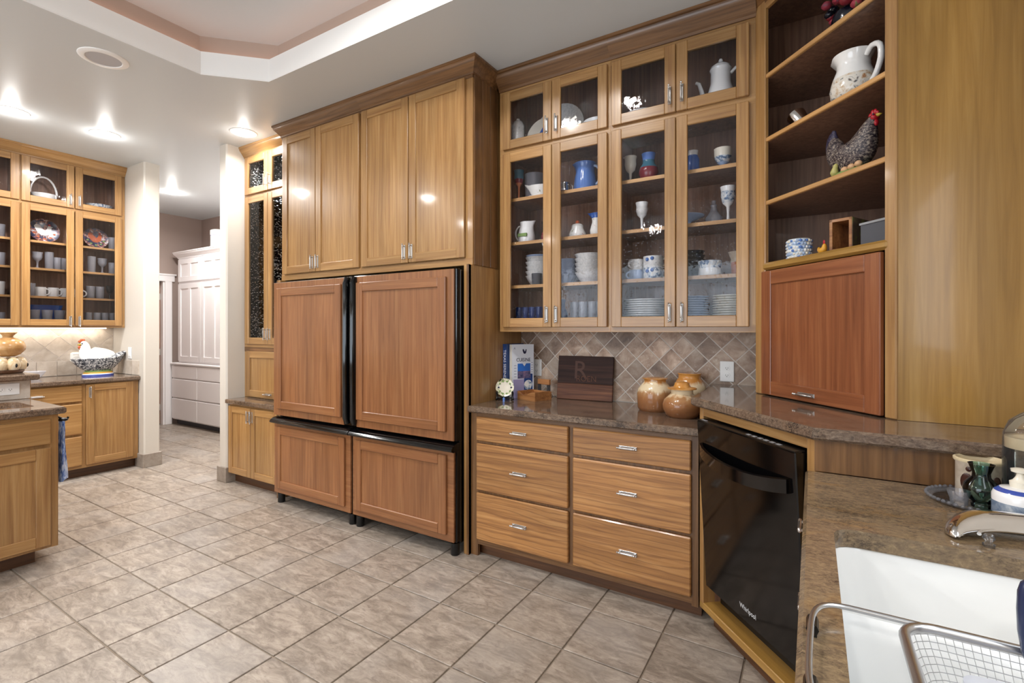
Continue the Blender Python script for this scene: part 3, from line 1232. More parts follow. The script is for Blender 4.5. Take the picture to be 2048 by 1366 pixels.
# ------------------------------------------------------------------ drawer cabinet and its low granite counter
r = thing('drawer_cabinet', 'six-drawer honey wood base cabinet under the low granite counter', 'cabinet', (-1.789, 2.44, 0))
b = MB()
b.box(0.0, 1.33, 0.0, 0.60, 0.10, 0.874, 'frame_Z', 0.001)
b.box(0.0, 0.052, -0.0015, 0.02, 0.0, 0.874, 'frame_Z', 0.001)
b.box(0.0, 1.33, -0.001, 0.02, 0.845, 0.874, 'frame_X')
b.box(1.298, 1.33, -0.0015, 0.02, 0.06, 0.874, 'frame_Z', 0.001)
b.box(0.0, 1.33, -0.001, 0.02, 0.072, 0.112, 'frame_X')
b.build('case', r)
b = MB()
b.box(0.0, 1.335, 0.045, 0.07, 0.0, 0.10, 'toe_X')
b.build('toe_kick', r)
for x0, x1 in ((0.050, 0.660), (0.688, 1.298)):
    for z0, z1 in ((0.706, 0.851), (0.406, 0.688), (0.107, 0.390)):
        drawer(r, x0, x1, z0, z1)


def slab(name, poly, z0, z1, m, label, c=0.008):
    b = MB()
    b.prism(poly, z0, z1, m, c)
    o = b.build(name, smooth=20)
    tag(o, label, 'countertop')
    return o


slab('countertop', [(-1.79, 2.402), (-0.452, 2.402), (-0.452, 3.058), (-1.79, 3.058)], 0.874, 0.914, 'granite', 'brown speckled granite countertop on the drawer cabinet, below the glass cabinets')

# ------------------------------------------------------------------ diagonal corner: dishwasher cabinet, raised counter, open shelves
DA = R(-48.6)
ux, uy = math.cos(DA), math.sin(DA)
nx_, ny_ = -uy, ux


def loc2(o, p):
    dx, dy = p[0] - o[0], p[1] - o[1]
    return (dx * ux + dy * uy, dx * nx_ + dy * ny_)


# dishwasher cabinet frame line runs from PL to PR
PR = (0.007, 1.893)
PL = (PR[0] - ux * 0.690, PR[1] - uy * 0.690)
r = thing('dishwasher_cabinet', 'honey wood corner frame around the dishwasher, carrying the raised counter', 'cabinet', (PL[0], PL[1], 0), DA)
b = MB()
b.box(0, 0.030, 0, 0.06, 0.085, 1.022, 'honey_Z', 0.002)
b.box(0.655, 0.690, 0, 0.05, 0.085, 1.022, 'honey_Z', 0.002)
b.box(0.030, 0.655, 0, 0.05, 0.980, 1.022, 'honey_X', 0.001)
b.box(0.0, 0.690, 0.0, 0.14, 0.085, 0.118, 'gold_X', 0.003)
b.build('face_frame', r)
b = MB()
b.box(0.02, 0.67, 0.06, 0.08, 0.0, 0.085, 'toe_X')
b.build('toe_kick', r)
for x0, x1 in ((0.012, 0.031), (0.656, 0.675)):
    b = MB()
    b.box(x0, x1, 0.06, 0.64, 0.118, 1.02, 'inside_Z')
    b.build('cavity_side', r)
# panels below the raised counter along the two walls
q0, q1 = loc2(PL, (0.012, 1.8925)), loc2(PL, (0.64, 1.8925))
b = MB()
m4 = Matrix.Rotation(-DA, 4, 'Z')
b.box(0.006, 0.637, 1.893, 1.911, 0.915, 1.022, 'frame_Z')
b.xf(Matrix.Rotation(-DA, 4, 'Z') @ Matrix.Translation((-PL[0], -PL[1], 0)))
b.build('side_panel', r)
b = MB()
b.box(-0.450, -0.432, 2.43, 3.05, 0.915, 1.022, 'frame_Z')
b.xf(Matrix.Rotation(-DA, 4, 'Z') @ Matrix.Translation((-PL[0], -PL[1], 0)))
b.build('side_panel', r)

# dishwasher, its door a little ajar at the top
d = thing('dishwasher', 'black glossy dishwasher set diagonally under the raised corner counter', 'dishwasher', (PL[0] + ux * 0.345, PL[1] + uy * 0.345, 0), DA)
b = MB()
b.box(-0.298, 0.298, 0.075, 0.60, 0.119, 0.962, 'black_satin', 0.003)
b.build('tub', d)
dr = MB()
dr.box(-0.303, 0.303, -0.022, 0.022, 0.0, 0.762, 'black_gloss', 0.004)
drm = Matrix.Translation((0, 0.028, 0.205)) @ Matrix.Rotation(R(3.4), 4, 'X')
dr.xf(drm)
dd = dr.build('door', d)
b = MB()
zt, hb = [], []
for k in range(13):
    t = k / 12.0
    x = -0.27 + 0.54 * t
    bow = 1 - (2 * t - 1) ** 2
    zt.append((x, -0.024 - 0.040 * bow ** 0.7, 0.665 - 0.026 * bow))
vs = []
for x, y, z in zt:
    vs += [(x, y, z + 0.002), (x, y - 0.010, z - 0.002), (x, y - 0.012, z - 0.050), (x, y, z - 0.052)]
fs = []
for k in range(12):
    for q in range(4):
        fs.append((4 * k + q, 4 * k + (q + 1) % 4, 4 * k + 4 + (q + 1) % 4, 4 * k + 4 + q))
fs += [(3, 2, 1, 0), (48, 49, 50, 51)]
b.add(vs, fs, 'black_gloss')
b.xf(drm)
b.build('bar_grip', dd)
b = MB()
b.box(-0.30, 0.30, -0.018, 0.02, 0.758, 0.766, 'black_satin')
for k in range(6):
    b.box(0.03 + 0.033 * k, 0.05 + 0.033 * k, -0.010, 0.002, 0.766, 0.7675, 'grey_plastic')
b.box(-0.285, -0.245, -0.010, -0.002, 0.766, 0.7675, 'grey_plastic')
b.xf(drm)
b.build('control_strip', dd)
lg = text('Whirlpool', 0.030, 'logo_silver', dd, drm @ Vector((0.0, -0.0228, 0.055)), (R(90 + 3.4), 0, 0), 'logo', sx=0.8)

slab('countertop', [(-0.487, 2.405), (0.0, 1.853), (0.638, 1.846), (0.638, 3.058), (-0.487, 3.058)], 1.022, 1.062, 'granite',
     'raised brown granite countertop over the dishwasher, under the corner shelves')

# open corner shelf cabinet with lift-up garage door
CA = (-0.235, 2.72)
CB = (CA[0] + ux * 0.742, CA[1] + uy * 0.742)
r = thing('corner_cabinet', 'tall diagonal corner cabinet with open shelves above a reddish lift-up door', 'cabinet', (CA[0], CA[1], 0), DA)
pent = [loc2(CA, p) for p in (CA, CB, (0.636, CB[1]), (0.636, 3.055), (CA[0], 3.055))]
inner = [loc2(CA, p) for p in ((CA[0] + 0.02, CA[1] + 0.0), (CB[0] - 0.012, CB[1] + 0.022), (0.616, CB[1] + 0.02), (0.616, 3.035), (CA[0] + 0.02, 3.035))]
b = MB()
# right end panel (plain golden veneer), left side, dark back walls
inv = Matrix.Rotation(-DA, 4, 'Z') @ Matrix.Translation((-CA[0], -CA[1], 0))
t_ = MB()
t_.box(CB[0] - 0.004, 0.636, CB[1], CB[1] + 0.018, 1.063, CZ, 'gold_Z')
t_.xf(inv)
t_.build('end_panel', r)
t_ = MB()
t_.box(CA[0], CA[0] + 0.018, CA[1] + 0.004, 3.055, 1.063, CZ, 'honey_Z')
t_.box(CA[0] + 0.018, 0.62, 3.037, 3.055, 1.063, CZ, 'inside_Z')
t_.box(0.618, 0.636, CB[1] + 0.018, 3.055, 1.063, CZ, 'inside_Z')
t_.box(CA[0] + 0.018, CA[0] + 0.02, CA[1] + 0.05, 3.037, 1.063, CZ, 'inside_Z')
t_.box(CB[0] + 0.03, 0.618, CB[1] + 0.018, CB[1] + 0.02, 1.063, CZ, 'inside_Z')
t_.prism(pent, CZ - 0.02, CZ - 0.002, 'inside_Z')
t_.xf(Matrix.Identity(4))
m_ = MB()
m_.v, m_.f, m_.mi, m_.mats = t_.v, t_.f, t_.mi, t_.mats
# the prism is already local: move only the world-space boxes
nprism = 10
m_.v = [tuple(inv @ Vector(p)) for p in t_.v[:-nprism]] + t_.v[-nprism:]
m_.build('case', r)
b = MB()
b.box(0.0, 0.071, -0.010, 0.012, 1.063, CZ, 'honey_Z', 0.004)
b.box(0.697, 0.742, -0.010, 0.012, 1.063, CZ, 'honey_Z', 0.004)
b.box(0.071, 0.697, -0.008, 0.012, 2.93, CZ, 'honey_X', 0.003)
b.build('face_frame', r)
b = MB()
b.box(0.055, 0.715, -0.016, 0.012, 1.664, 1.700, 'gold_X', 0.010)
b.build('rail', r)
for z in (2.000, 2.306, 2.614):
    b = MB()
    b.prism(inner, z - 0.02, z, 'inside_Z')
    b.box(0.066, 0.705, -0.004, 0.012, z - 0.020, z + 0.0005, 'shelf_X', 0.003)
    b.build('shelf', r)
b = MB()
b.prism(inner, 1.68, 1.699, 'inside_Z')
b.build('shelf', r)
door(r, 0.058, 0.692, 1.068, 1.658, y=-0.022, st=0.066, w='russet', name='lift_door', h=('h', 0.345, 1.098), label='reddish framed lift-up door')
crown(r, [(0.0, 0.0), (0.742, 0.0)], CZ - 0.092)

# ------------------------------------------------------------------ desk hutch left of the refrigerators
DZ = 0.753
g3 = glass_cab(-4.495, -3.74, [(0.030, 0.388), (0.392, 0.745)], 2.585, 1.215, 0, 0, 'narrow glass-front hutch cabinet on the desk-height counter beside the refrigerator', (2.345, 2.06, 1.785, 1.50), 0.45,
               None, 0, (-4.495, 2.585, 0), hz=(1.335, 2.70), low=(1.243, 2.590), up=(2.612, 2.955), st=0.060)
crown(g3, [(-0.0, 0.0), (0.755, 0.0)], CZ - 0.092, m='honey_X')
b = MB()
b.box(0, 0.755, 0.0, 0.45, DZ + 0.001, 1.214, 'honey_Z', 0.001)
b.box(0.0, 0.755, -0.001, 0.02, 1.175, 1.214, 'frame_X')
b.build('base_section', g3)
door(g3, 0.050, 0.735, 0.765, 1.178, st=0.06, name='lift_door', h=('h', 0.40, 0.80))
r = thing('desk_cabinet', 'low double-door wooden cabinet under the desk-height granite counter', 'cabinet', (-4.480, 2.44, 0))
b = MB()
b.box(0, 0.742, 0.0, 0.60, 0.085, 0.713, 'honey_Z', 0.001)
b.box(0, 0.742, -0.001, 0.02, 0.690, 0.713, 'honey_X')
b.build('case', r)
b = MB()
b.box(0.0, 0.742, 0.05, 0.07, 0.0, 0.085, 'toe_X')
b.build('toe_kick', r)
door(r, 0.010, 0.352, 0.095, 0.695, st=0.058, h=('v', 0.330, 0.62))
door(r, 0.358, 0.735, 0.095, 0.695, st=0.058, h=('v', 0.382, 0.62))
slab('countertop', [(-4.494, 2.405), (-3.737, 2.405), (-3.737, 3.04), (-4.494, 3.04)], 0.713, DZ, 'granite', 'small desk-height granite countertop under the narrow hutch', 0.006)

# ------------------------------------------------------------------ left wall cabinets
LG = 'glass-front cabinets on the left wall'
LS = (2.205, 1.952, 1.690)
for k, (y0, y1, drs, lab) in enumerate(((1.452, 2.243, [(0.006, 0.378), (0.386, 0.760)], 'glass-front wall cabinet of glassware and rooster plates, against the cream stub wall'),
                                        (0.660, 1.452, [(0.030, 0.406), (0.412, 0.786)], 'glass-front wall cabinet above the island bar, away from the stub wall'))):
    q = glass_cab(0, y1 - y0, drs, 0, 1.395, 0, 0, lab, LS, 0.285, LG, R(90), (-6.10, y0, 0), hz=(1.455, 2.625), low=(1.413, 2.525), up=(2.547, 2.955), st=0.058)
    crown(q, [(0.0, 0.0), (y1 - y0, 0.0)], CZ - 0.092, m='honey_X')
# glowing strip under them
b = MB()
b.box(-6.34, -6.31, 0.72, 2.16, 1.383, 1.394, 'strip_glow')
tag(b.build('under_cabinet_light'), 'lit strip lamp under the left wall glass cabinets', 'lamp')
l = area('under_cabinet_lamp', (-6.325, 1.44, 1.380), (0, R(12), 0), 0.05, 1.4, 1.8, (1.0, 0.92, 0.80))

r = thing('base_cabinet', 'wooden base cabinet with drawers and one door under the left wall counter', 'cabinet', (-5.78, 0.66, 0), R(90))
b = MB()
b.box(0, 1.578, 0, 0.60, 0.10, 0.874, 'honey_Z', 0.001)
b.box(0, 1.578, -0.001, 0.02, 0.09, 0.118, 'honey_X')
b.box(1.135, 1.155, -0.0012, 0.02, 0.10, 0.874, 'honey_Z')
b.box(0, 1.578, -0.001, 0.02, 0.855, 0.874, 'honey_X')
b.build('case', r)
b = MB()
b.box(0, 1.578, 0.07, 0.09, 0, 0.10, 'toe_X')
b.build('toe_kick', r)
for x0, x1 in ((0.49, 1.130), (0.012, 0.47)):
    for z0, z1 in ((0.712, 0.860), (0.409, 0.690), (0.120, 0.388)):
        drawer(r, x0, x1, z0, z1, w='honey_X')
door(r, 1.160, 1.532, 0.115, 0.864, st=0.062, h=('v', 1.188, 0.79))
slab('countertop', [(-6.385, 0.66), (-5.742, 0.66), (-5.742, 2.243), (-6.385, 2.243)], 0.874, 0.914, 'granite', 'granite countertop along the left wall under the lit tile splash')

# ------------------------------------------------------------------ island with raised bar
r = thing('kitchen_island', 'wooden kitchen island with a tiled raised bar wall', 'island', (-3.86, -0.60, 0), R(90))
b = MB()
b.box(0, 1.685, 0, 0.62, 0.085, 0.874, 'honey_Z', 0.002)
b.box(0, 1.685, -0.001, 0.02, 0.850, 0.874, 'honey_X')
b.box(1.655, 1.685, -0.0015, 0.02, 0.085, 0.874, 'honey_Z')
b.build('case', r)
b = MB()
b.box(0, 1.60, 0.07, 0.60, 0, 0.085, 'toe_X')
b.build('toe_kick', r)
for x0, x1 in ((1.150, 1.648), (0.62, 1.13), (0.10, 0.60)):
    drawer(r, x0, x1, 0.700, 0.847, w='honey_X', hd=x1 < 1.6)
    door(r, x0, x1, 0.103, 0.680, st=0.066, h=('v', x0 + 0.03, 0.60))
b = MB()
b.box(0, 1.725, 0.642, 0.76, 0.0, 1.04, 'honey_Z')
b.build('bar_wall', r)
b = MB()
b.extrude_y([(-0.10, -0.06), (0.10, -0.06), (0.10, 0.06), (-0.10, 0.06)], -0.006, 0, 'light_travertine')
bt = b.mesh('tile', 0)
for k in range(8):
    put(bt, 'tile', r, (1.62 - 0.204 * k, 0.641, 0.976))
# island worktop with a cut-out for the prep sink
def frame_slab(name, x0, x1, y0, y1, hx0, hx1, hy0, hy1, z0, z1, m, label, rad=0.05, c=0.008):
    """rectangular slab with a rounded-corner hole"""
    b = MB()
    ring = []
    for cx_, cy_, a0 in ((hx1 - rad, hy1 - rad, 0), (hx0 + rad, hy1 - rad, 90), (hx0 + rad, hy0 + rad, 180), (hx1 - rad, hy0 + rad, 270)):
        for k in range(5):
            a_ = R(a0 + 22.5 * k)
            ring.append((cx_ + rad * math.cos(a_), cy_ + rad * math.sin(a_)))
    n = len(ring)
    out = [(x1, y1), (x0, y1), (x0, y0), (x1, y0)]
    outi = inset([(x0, y0), (x1, y0), (x1, y1), (x0, y1)], c)
    outi = [outi[2], outi[3], outi[0], outi[1]]
    k_ = b.mat(m)
    for z, up in ((z1, True), (z0, False)):
        vs = [(x, y, z) for x, y in ring] + [(x, y, z) for x, y in outi]
        fs = []
        for q in range(4):
            s_ = q * 5
            for k in range(4):
                fs.append((n + q, s_ + k + 1, s_ + k))
            nx2 = (q + 1) % 4
            fs.append((n + q, n + nx2, (nx2 * 5) % n, s_ + 4))
        if not up:
            fs = [f[::-1] for f in fs]
        b.add(vs, fs, m)
    vs = [(x, y, z1) for x, y in ring] + [(x, y, z0) for x, y in ring]
    b.add(vs, [(i, (i + 1) % n, n + (i + 1) % n, n + i) for i in range(n)], m)
    vs = [(x, y, z1) for x, y in outi] + [(x, y, z1 - c) for x, y in out] + [(x, y, z0 + c) for x, y in out] + [(x, y, z0) for x, y in outi]
    fs = []
    for lv in range(3):
        for i in range(4):
            j = (i + 1) % 4
            fs.append((lv * 4 + i, (lv + 1) * 4 + i, (lv + 1) * 4 + j, lv * 4 + j))
    b.add(vs, fs, m)
    o = b.build(name, smooth=25)
    return tag(o, label, 'countertop')


frame_slab('countertop', -4.494, -3.828, -0.62, 1.115, -4.36, -3.98, 0.62, 1.02, 0.874, 0.914, 'granite', 'polished granite island countertop with a small prep sink')


def basin(b, x0, x1, y0, y1, ztop, zbot, m, rad=0.05, t=0.012, slope=0.02, rim=0.0):
    def rr(e, z, rd):
        p = []
        for cx_, cy_, a0 in ((x1 - e - rd, y1 - e - rd, 0), (x0 + e + rd, y1 - e - rd, 90), (x0 + e + rd, y0 + e + rd, 180), (x1 - e - rd, y0 + e + rd, 270)):
            for k in range(5):
                a_ = R(a0 + 22.5 * k)
                p.append((cx_ + rd * math.cos(a_), cy_ + rd * math.sin(a_), z))
        return p
    L = [rr(-t, ztop, rad + t), rr(-rim, ztop, rad), rr(0.004, ztop - 0.01, rad), rr(slope, zbot + 0.045, rad), rr(slope + 0.015, zbot + 0.012, rad), rr(slope + 0.045, zbot, rad)]
    n = 20
    vs = [p for l_ in L for p in l_]
    fs = []
    for k in range(len(L) - 1):
        for i in range(n):
            j = (i + 1) % n
            fs.append((k * n + i, k * n + j, (k + 1) * n + j, (k + 1) * n + i))
    fs.append(tuple((len(L) - 1) * n + i for i in range(n)))
    # outside
    o2 = [rr(-t, zbot - t, rad + t)]
    base = len(vs)
    vs += o2[0]
    for i in range(n):
        j = (i + 1) % n
        fs.append((base + i, base + j, j, i))
    fs.append(tuple(base + i for i in range(n))[::-1])
    b.add(vs, fs, m)


b = MB()
basin(b, -4.365, -3.975, 0.615, 1.025, 0.872, 0.72, 'sink_enamel')
o = tag(b.build('prep_sink', smooth=45), 'small white prep sink set in the island countertop', 'sink')
slab('bar_top', [(-4.96, -0.62), (-4.42, -0.62), (-4.42, 1.150), (-4.96, 1.150)], 1.040, 1.080, 'granite', 'raised granite bar top on the island, under the terracotta jug')

# ------------------------------------------------------------------ sink run
SR = R(-90)
r = thing('sink_cabinet', 'honey wood sink base cabinet with drawers next to the dishwasher', 'cabinet', (0.003, 1.885, 0), SR)
b = MB()
b.box(0.0, 2.45, 0.0, 0.02, 0.10, 0.874, 'honey_Z')
b.box(0.0, 0.02, 0.0, 0.60, 0.10, 0.874, 'honey_Z')
b.box(0.42, 0.44, 0.0, 0.60, 0.10, 0.874, 'honey_Z')
b.box(2.43, 2.45, 0.0, 0.60, 0.10, 0.874, 'honey_Z')
b.box(0.02, 2.43, 0.0, 0.60, 0.10, 0.12, 'honey_X')
b.build('case', r)
b = MB()
b.box(0.0, 2.45, 0.06, 0.08, 0, 0.10, 'toe_X')
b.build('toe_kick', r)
for z0, z1 in ((0.700, 0.855), (0.410, 0.680), (0.115, 0.390)):
    drawer(r, 0.06, 0.42, z0, z1, y=-0.014, hx=0.14)
for x0, x1, hx in ((0.45, 0.88, 0.85), (0.885, 1.32, 0.915), (1.34, 1.86, 1.83), (1.865, 2.40, 1.895)):
    door(r, x0, x1, 0.115, 0.855, y=-0.014, t=0.014, h=('v', hx, 0.60))
ct = frame_slab('countertop', -0.020, 0.638, -0.60, 1.893, 0.042, 0.470, 0.565, 1.383, 0.874, 0.914, 'granite_sink', 'brown granite countertop around the white double sink', 0.045)
# double bowl white sink with a low rounded divider
s_ = thing('kitchen_sink', 'white undermount double-bowl sink in the brown granite', 'sink', (0.256, 0.974, 0.656))
off = Matrix.Translation((-0.256, -0.974, -0.656))
b = MB()
basin(b, 0.036, 0.476, 0.559, 1.389, 0.872, 0.668, 'sink_enamel', 0.06, 0.010, 0.02)
b.xf(off).build('bowl', s_, smooth=45)
b = MB()
pr = [(1.092, 0.667), (1.108, 0.70), (1.118, 0.80), (1.126, 0.826), (1.140, 0.836), (1.154, 0.826), (1.162, 0.80), (1.172, 0.70), (1.188, 0.667)]
k = len(pr)
vs = [(x, y, z) for x in (0.030, 0.480) for y, z in pr]
b.add(vs, [(i, i + 1, k + i + 1, k + i) for i in range(k - 1)], 'sink_enamel')
b.xf(off).build('divider', s_, smooth=60)
for yy in (1.265, 0.80):
    b = MB()
    b.lathe([(0, 0.0), (0.030, 0.0), (0.038, 0.004), (0.045, 0.004), (0.045, 0.001), (0.030, 0.001)], 'steel', 0.256, yy, 0.668, 20)
    b.xf(off).build('drain', s_)

# ------------------------------------------------------------------ ceiling fittings
def can_light(x, y, label, power=34, group='recessed ceiling lights', zc=CZ):
    t = thing('recessed_light', label, 'ceiling light', (x, y, zc), 0, group)
    b = MB()
    b.lathe([(0.072, -0.001), (0.074, -0.006), (0.092, -0.008), (0.104, -0.004), (0.106, 0.0)], 'tray_white', seg=28)
    b.build('trim_ring', t)
    b = MB()
    b.lathe([(0.074, -0.003), (0.060, -0.016), (0.03, -0.022), (0, -0.024)], 'lamp_glow', seg=24)
    b.build('lamp', t)
    l = bpy.data.lights.new('recessed_lamp', 'AREA')
    l.shape = 'DISK'
    l.size = 0.15
    l.energy = power
    l.color = (1.0, 0.975, 0.945)
    l.spread = R(165)
    o = bpy.data.objects.new('recessed_lamp', l)
    COL.objects.link(o)
    o.location = (x, y, zc - 0.03)
    g_ = bpy.data.lights.new('ceiling_halo_light', 'POINT')  # point light added below the ceiling to make a halo around the fitting
    g_.energy = power * 0.10
    g_.shadow_soft_size = 0.03
    g_.color = (1.0, 0.975, 0.945)
    o = bpy.data.objects.new('ceiling_halo_light', g_)
    COL.objects.link(o)
    o.location = (x, y, zc - 0.075)
    return t


CANS = [(-5.231, 1.196, 'lit recessed ceiling light in front of the left wall cabinets, farther from the stub wall', 26), (-5.167, 1.760, 'lit recessed ceiling light in front of the left wall cabinets, nearer the stub wall', 24),
        (-4.12, 2.36, 'lit recessed ceiling light above the desk hutch', 12), (-6.66, 2.93, 'lit recessed ceiling light in the pantry passage', 26), (-5.45, 3.30, 'added unseen ceiling light brightening the passage behind the hutch wall', 26)]  # the last one, hidden behind the hutch, is added to brighten the passage
for x, y, lab, pw in CANS:
    can_light(x, y, lab, pw)
can_light(-4.10, 0.22, 'lit recessed ceiling light above the island', 28)
for x, y in ((-4.6, -1.2), (-4.1, -2.6), (-2.2, -2.55), (-0.35, -2.4)):
    can_light(x, y, 'lit recessed ceiling light over the floor behind the sink run', 30, 'recessed lights behind the sink run')
for x, y in ((-1.94, 1.18), (-1.32, 1.32)):
    can_light(x, y, 'lit recessed light in the raised tray ceiling', 17, 'lights in the ceiling tray', CZ + 0.30)
s_ = thing('ceiling_speaker', 'round white ceiling speaker with a grey grille beside the tray', 'speaker', (-3.727, 1.262, CZ))
b = MB()
b.lathe([(0.088, -0.004), (0.092, -0.010), (0.112, -0.010), (0.124, -0.004), (0.126, 0.0)], 'tray_white', seg=36)
b.build('trim_ring', s_)
b = MB()
b.lathe([(0.089, -0.006), (0.05, -0.007), (0, -0.0075)], 'grille', seg=36)
b.build('grille', s_)

# ------------------------------------------------------------------ electrical plates
def outlet(name, label, loc, rz, sockets=True, horiz=False, w=0.076, h=0.117):
    t = thing(name, label, 'outlet' if sockets else 'switch', loc, rz)
    b = MB()
    if horiz:
        w, h = h + 0.02, w
    b.box(-w / 2, w / 2, -0.006, 0, -h / 2, h / 2, 'white_plastic', 0.003)
    b.build('plate', t)
    if sockets:
        for k in (-1, 1):
            s = MB()
            s.lathe([(0.0165, 0), (0.0165, 0.0025), (0, 0.003)], 'white_plastic', seg=16)
            s.box(-0.007, -0.005, -0.004, 0.004, 0.003, 0.0034, 'slot_dark')
            s.box(0.005, 0.007, -0.004, 0.004, 0.003, 0.0034, 'slot_dark')
            s.box(-0.002, 0.002, -0.010, -0.006, 0.003, 0.0034, 'slot_dark')
            s.build('socket', t, (k * 0.022 if horiz else 0, -0.006, 0 if horiz else k * 0.0205), (R(90), 0, 0))
    else:
        s = MB()
        s.box(-0.016, 0.016, -0.010, -0.004, -0.033, 0.033, 'white_plastic', 0.003)
        s.build('rocker', t)
    return t


outlet('wall_outlet', 'white wall outlet beside the leaning cookbook', (-1.659, WY - 0.013, 1.109), 0)
outlet('wall_outlet', 'white wall outlet on the diagonal tile above the raised counter', (-0.418, WY - 0.013, 1.137), 0)
outlet('wall_outlet', 'white wide outlet on the tiled island bar wall', (-4.495, 1.000, 0.985), R(90), True, True)
outlet('light_switch', 'white switch on the cream stub wall behind the hen tureen', (-5.975, 2.2445, 1.135), 0, False)
outlet('wall_outlet', 'white outlet on the lit left wall splash behind the air freshener', (-6.391, 1.911, 1.135), R(90))
a_ = thing('air_freshener', 'white plug-in air freshener on the left wall tile', 'air freshener', (-6.397, 1.925, 1.09), R(90))
b = MB()
b.box(-0.04, 0.04, -0.045, 0.0, -0.045, 0.055, 'white_plastic', 0.015)
b.build('body', a_)
b = MB()
b.lathe([(0.03, 0), (0.03, 0.004), (0.024, 0.006), (0, 0.006)], 'porcelain', seg=20)
b.build('dial', a_, (0, -0.045, -0.004), (R(90), 0, 0))


# ------------------------------------------------------------------ pots, cups and plates
def turned(name, label, cat, loc, prof, m, group=None, seg=24, mats=None, deform=None, rz=0.0, parts=None):
    b = MB()
    b.lathe(prof, m, seg=seg, mats=mats, deform=deform)
    if parts:
        t = thing(name, label, cat, loc, rz, group)
        b.build(parts, t, smooth=50)
        return t
    o = b.build(name, None, loc, (0, 0, rz), smooth=50)
    return tag(o, label, cat, group)


def bowl_prof(r, h, t=0.004, foot=0.5):
    return [(0, 0), (r * foot, 0), (r * foot, 0.006), (r * 0.68, h * 0.30), (r * 0.86, h * 0.66), (r, h), (r - t, h), (r * 0.84 - t, h * 0.68), (r * 0.66 - t, h * 0.36), (r * foot * 0.8, 0.014), (0, 0.012)]


def cup_prof(r, h, t=0.003, tap=0.85):
    return [(0, 0), (r * tap, 0), (r * tap + 0.002, 0.004), (r, h), (r - t, h), (r * tap - t, 0.008), (0, 0.008)]


def goblet_prof(r, h, s=0.42):
    return [(0, 0), (r * 0.78, 0), (r * 0.74, 0.005), (r * 0.2, h * 0.08), (r * 0.16, h * 0.25), (r * 0.24, h * s), (r * 0.7, h * (s + 0.10)), (r * 0.92, h * 0.72), (r * 0.88, h * 0.86), (r, h),
            (r - 0.003, h), (r * 0.82, h * 0.84), (r * 0.62, h * (s + 0.12)), (0, h * (s + 0.06))]


def plate_prof(r, h=0.018):
    return [(0, 0), (r * 0.55, 0), (r * 0.6, 0.004), (r, h), (r, h + 0.003), (r * 0.62, 0.009), (0, 0.007)]


def loop_handle(t, r, z0, z1, out, m, rad=0.006, ang=0.0, name='handle'):
    b = MB()
    pts = []
    for k in range(9):
        a_ = R(-90 + 180 * k / 8)
        rr = r + out * math.cos(a_)
        z = (z0 + z1) / 2 + (z1 - z0) / 2 * math.sin(a_)
        pts.append((rr * math.cos(ang), rr * math.sin(ang), z))
    b.tube(pts, rad, m, 8)
    return b.build(name, t)


def spout_def(amt, zlim, h, ang):
    def f(x, y, z):
        if z < zlim:
            return (x, y, z)
        k = (z - zlim) / (h - zlim)
        a_ = math.atan2(y, x)
        d = (a_ - ang + math.pi) % (2 * math.pi) - math.pi
        w = math.exp(-(d / 0.45) ** 2) * k * amt
        return (x + math.cos(ang) * w, y + math.sin(ang) * w, z + w * 0.25)
    return f


YB = 2.885
S0, S1, S2, S3, S4 = 1.3815, 1.6685, 1.9525, 2.2405, 2.5445
BC = 'back glass cabinets'
# top row
turned('lidded_jar', 'small white jar behind the top glass door nearest the refrigerator panel', 'jar', (-1.692, 2.84, S4), [(0, 0), (0.036, 0), (0.042, 0.03), (0.041, 0.17), (0.04, 0.19), (0.042, 0.2), (0.03, 0.23), (0.012, 0.24), (0.012, 0.25), (0, 0.255)], 'speckled_white')


def standing_plate(name, label, x, y, z, r, m, rz=0.0, lean=12, cat='plate', rim=None, group=None, motif=None):
    t = thing(name, label, cat, (x, y, z), rz, group)
    b = MB()
    pr = [(0, 0.006), (r * 0.6, 0.004), (r, 0.0 + 0.018), (r, 0.021), (r * 0.62, 0.009), (0, 0.011)]
    b.lathe(pr, m, seg=30, mats=[rim or m if 1 <= i <= 3 else m for i in range(5)])
    rot = Matrix.Translation((0, 0, r * math.cos(R(lean)) + 0.002)) @ Matrix.Rotation(R(90 - lean), 4, 'X')
    b.xf(rot)
    b.build('dish', t, smooth=50)
    if motif:
        mo = motif(r)
        mo.xf(rot @ Matrix.Translation((0, 0, 0.009)))
        mo.build('motif', t)
    return t


def tree_motif(r):
    b = MB()
    b.add([(-0.05, -0.01, 0.004), (0.05, -0.01, 0.004), (0, 0.075, 0.004)], [(0, 1, 2)], 'cobalt_ceramic')
    b.ball((0, -0.018, 0.003), (0.014, 0.014, 0.002), 'ribbon_blue', 10, 4)
    return b


RO = [(-0.62, 0.10), (-0.72, 0.42), (-0.55, 0.62), (-0.30, 0.55), (-0.12, 0.22), (0.08, 0.05), (0.22, 0.20), (0.30, 0.50), (0.45, 0.58), (0.58, 0.48), (0.70, 0.42), (0.58, 0.36), (0.55, 0.05),
      (0.42, -0.30), (0.12, -0.50), (-0.25, -0.45), (-0.48, -0.20)]


def rooster_motif(c1, c2):
    def f(r):
        b = MB()
        s = r * 0.85
        b.add([(x * s, y * s, 0.004) for x, y in RO], [tuple(range(len(RO)))[::-1]], c1)
        b.ball((0.42 * s, 0.62 * s, 0.004), (0.12 * s, 0.10 * s, 0.002), 'red_paint', 8, 4)
        for k in range(5):
            a__ = R(200 + 35 * k)
            b.ball((0.8 * s * math.cos(a__), 0.8 * s * math.sin(a__), 0.004), (0.13 * s, 0.09 * s, 0.002), c2, 8, 4)
        return b
    return f


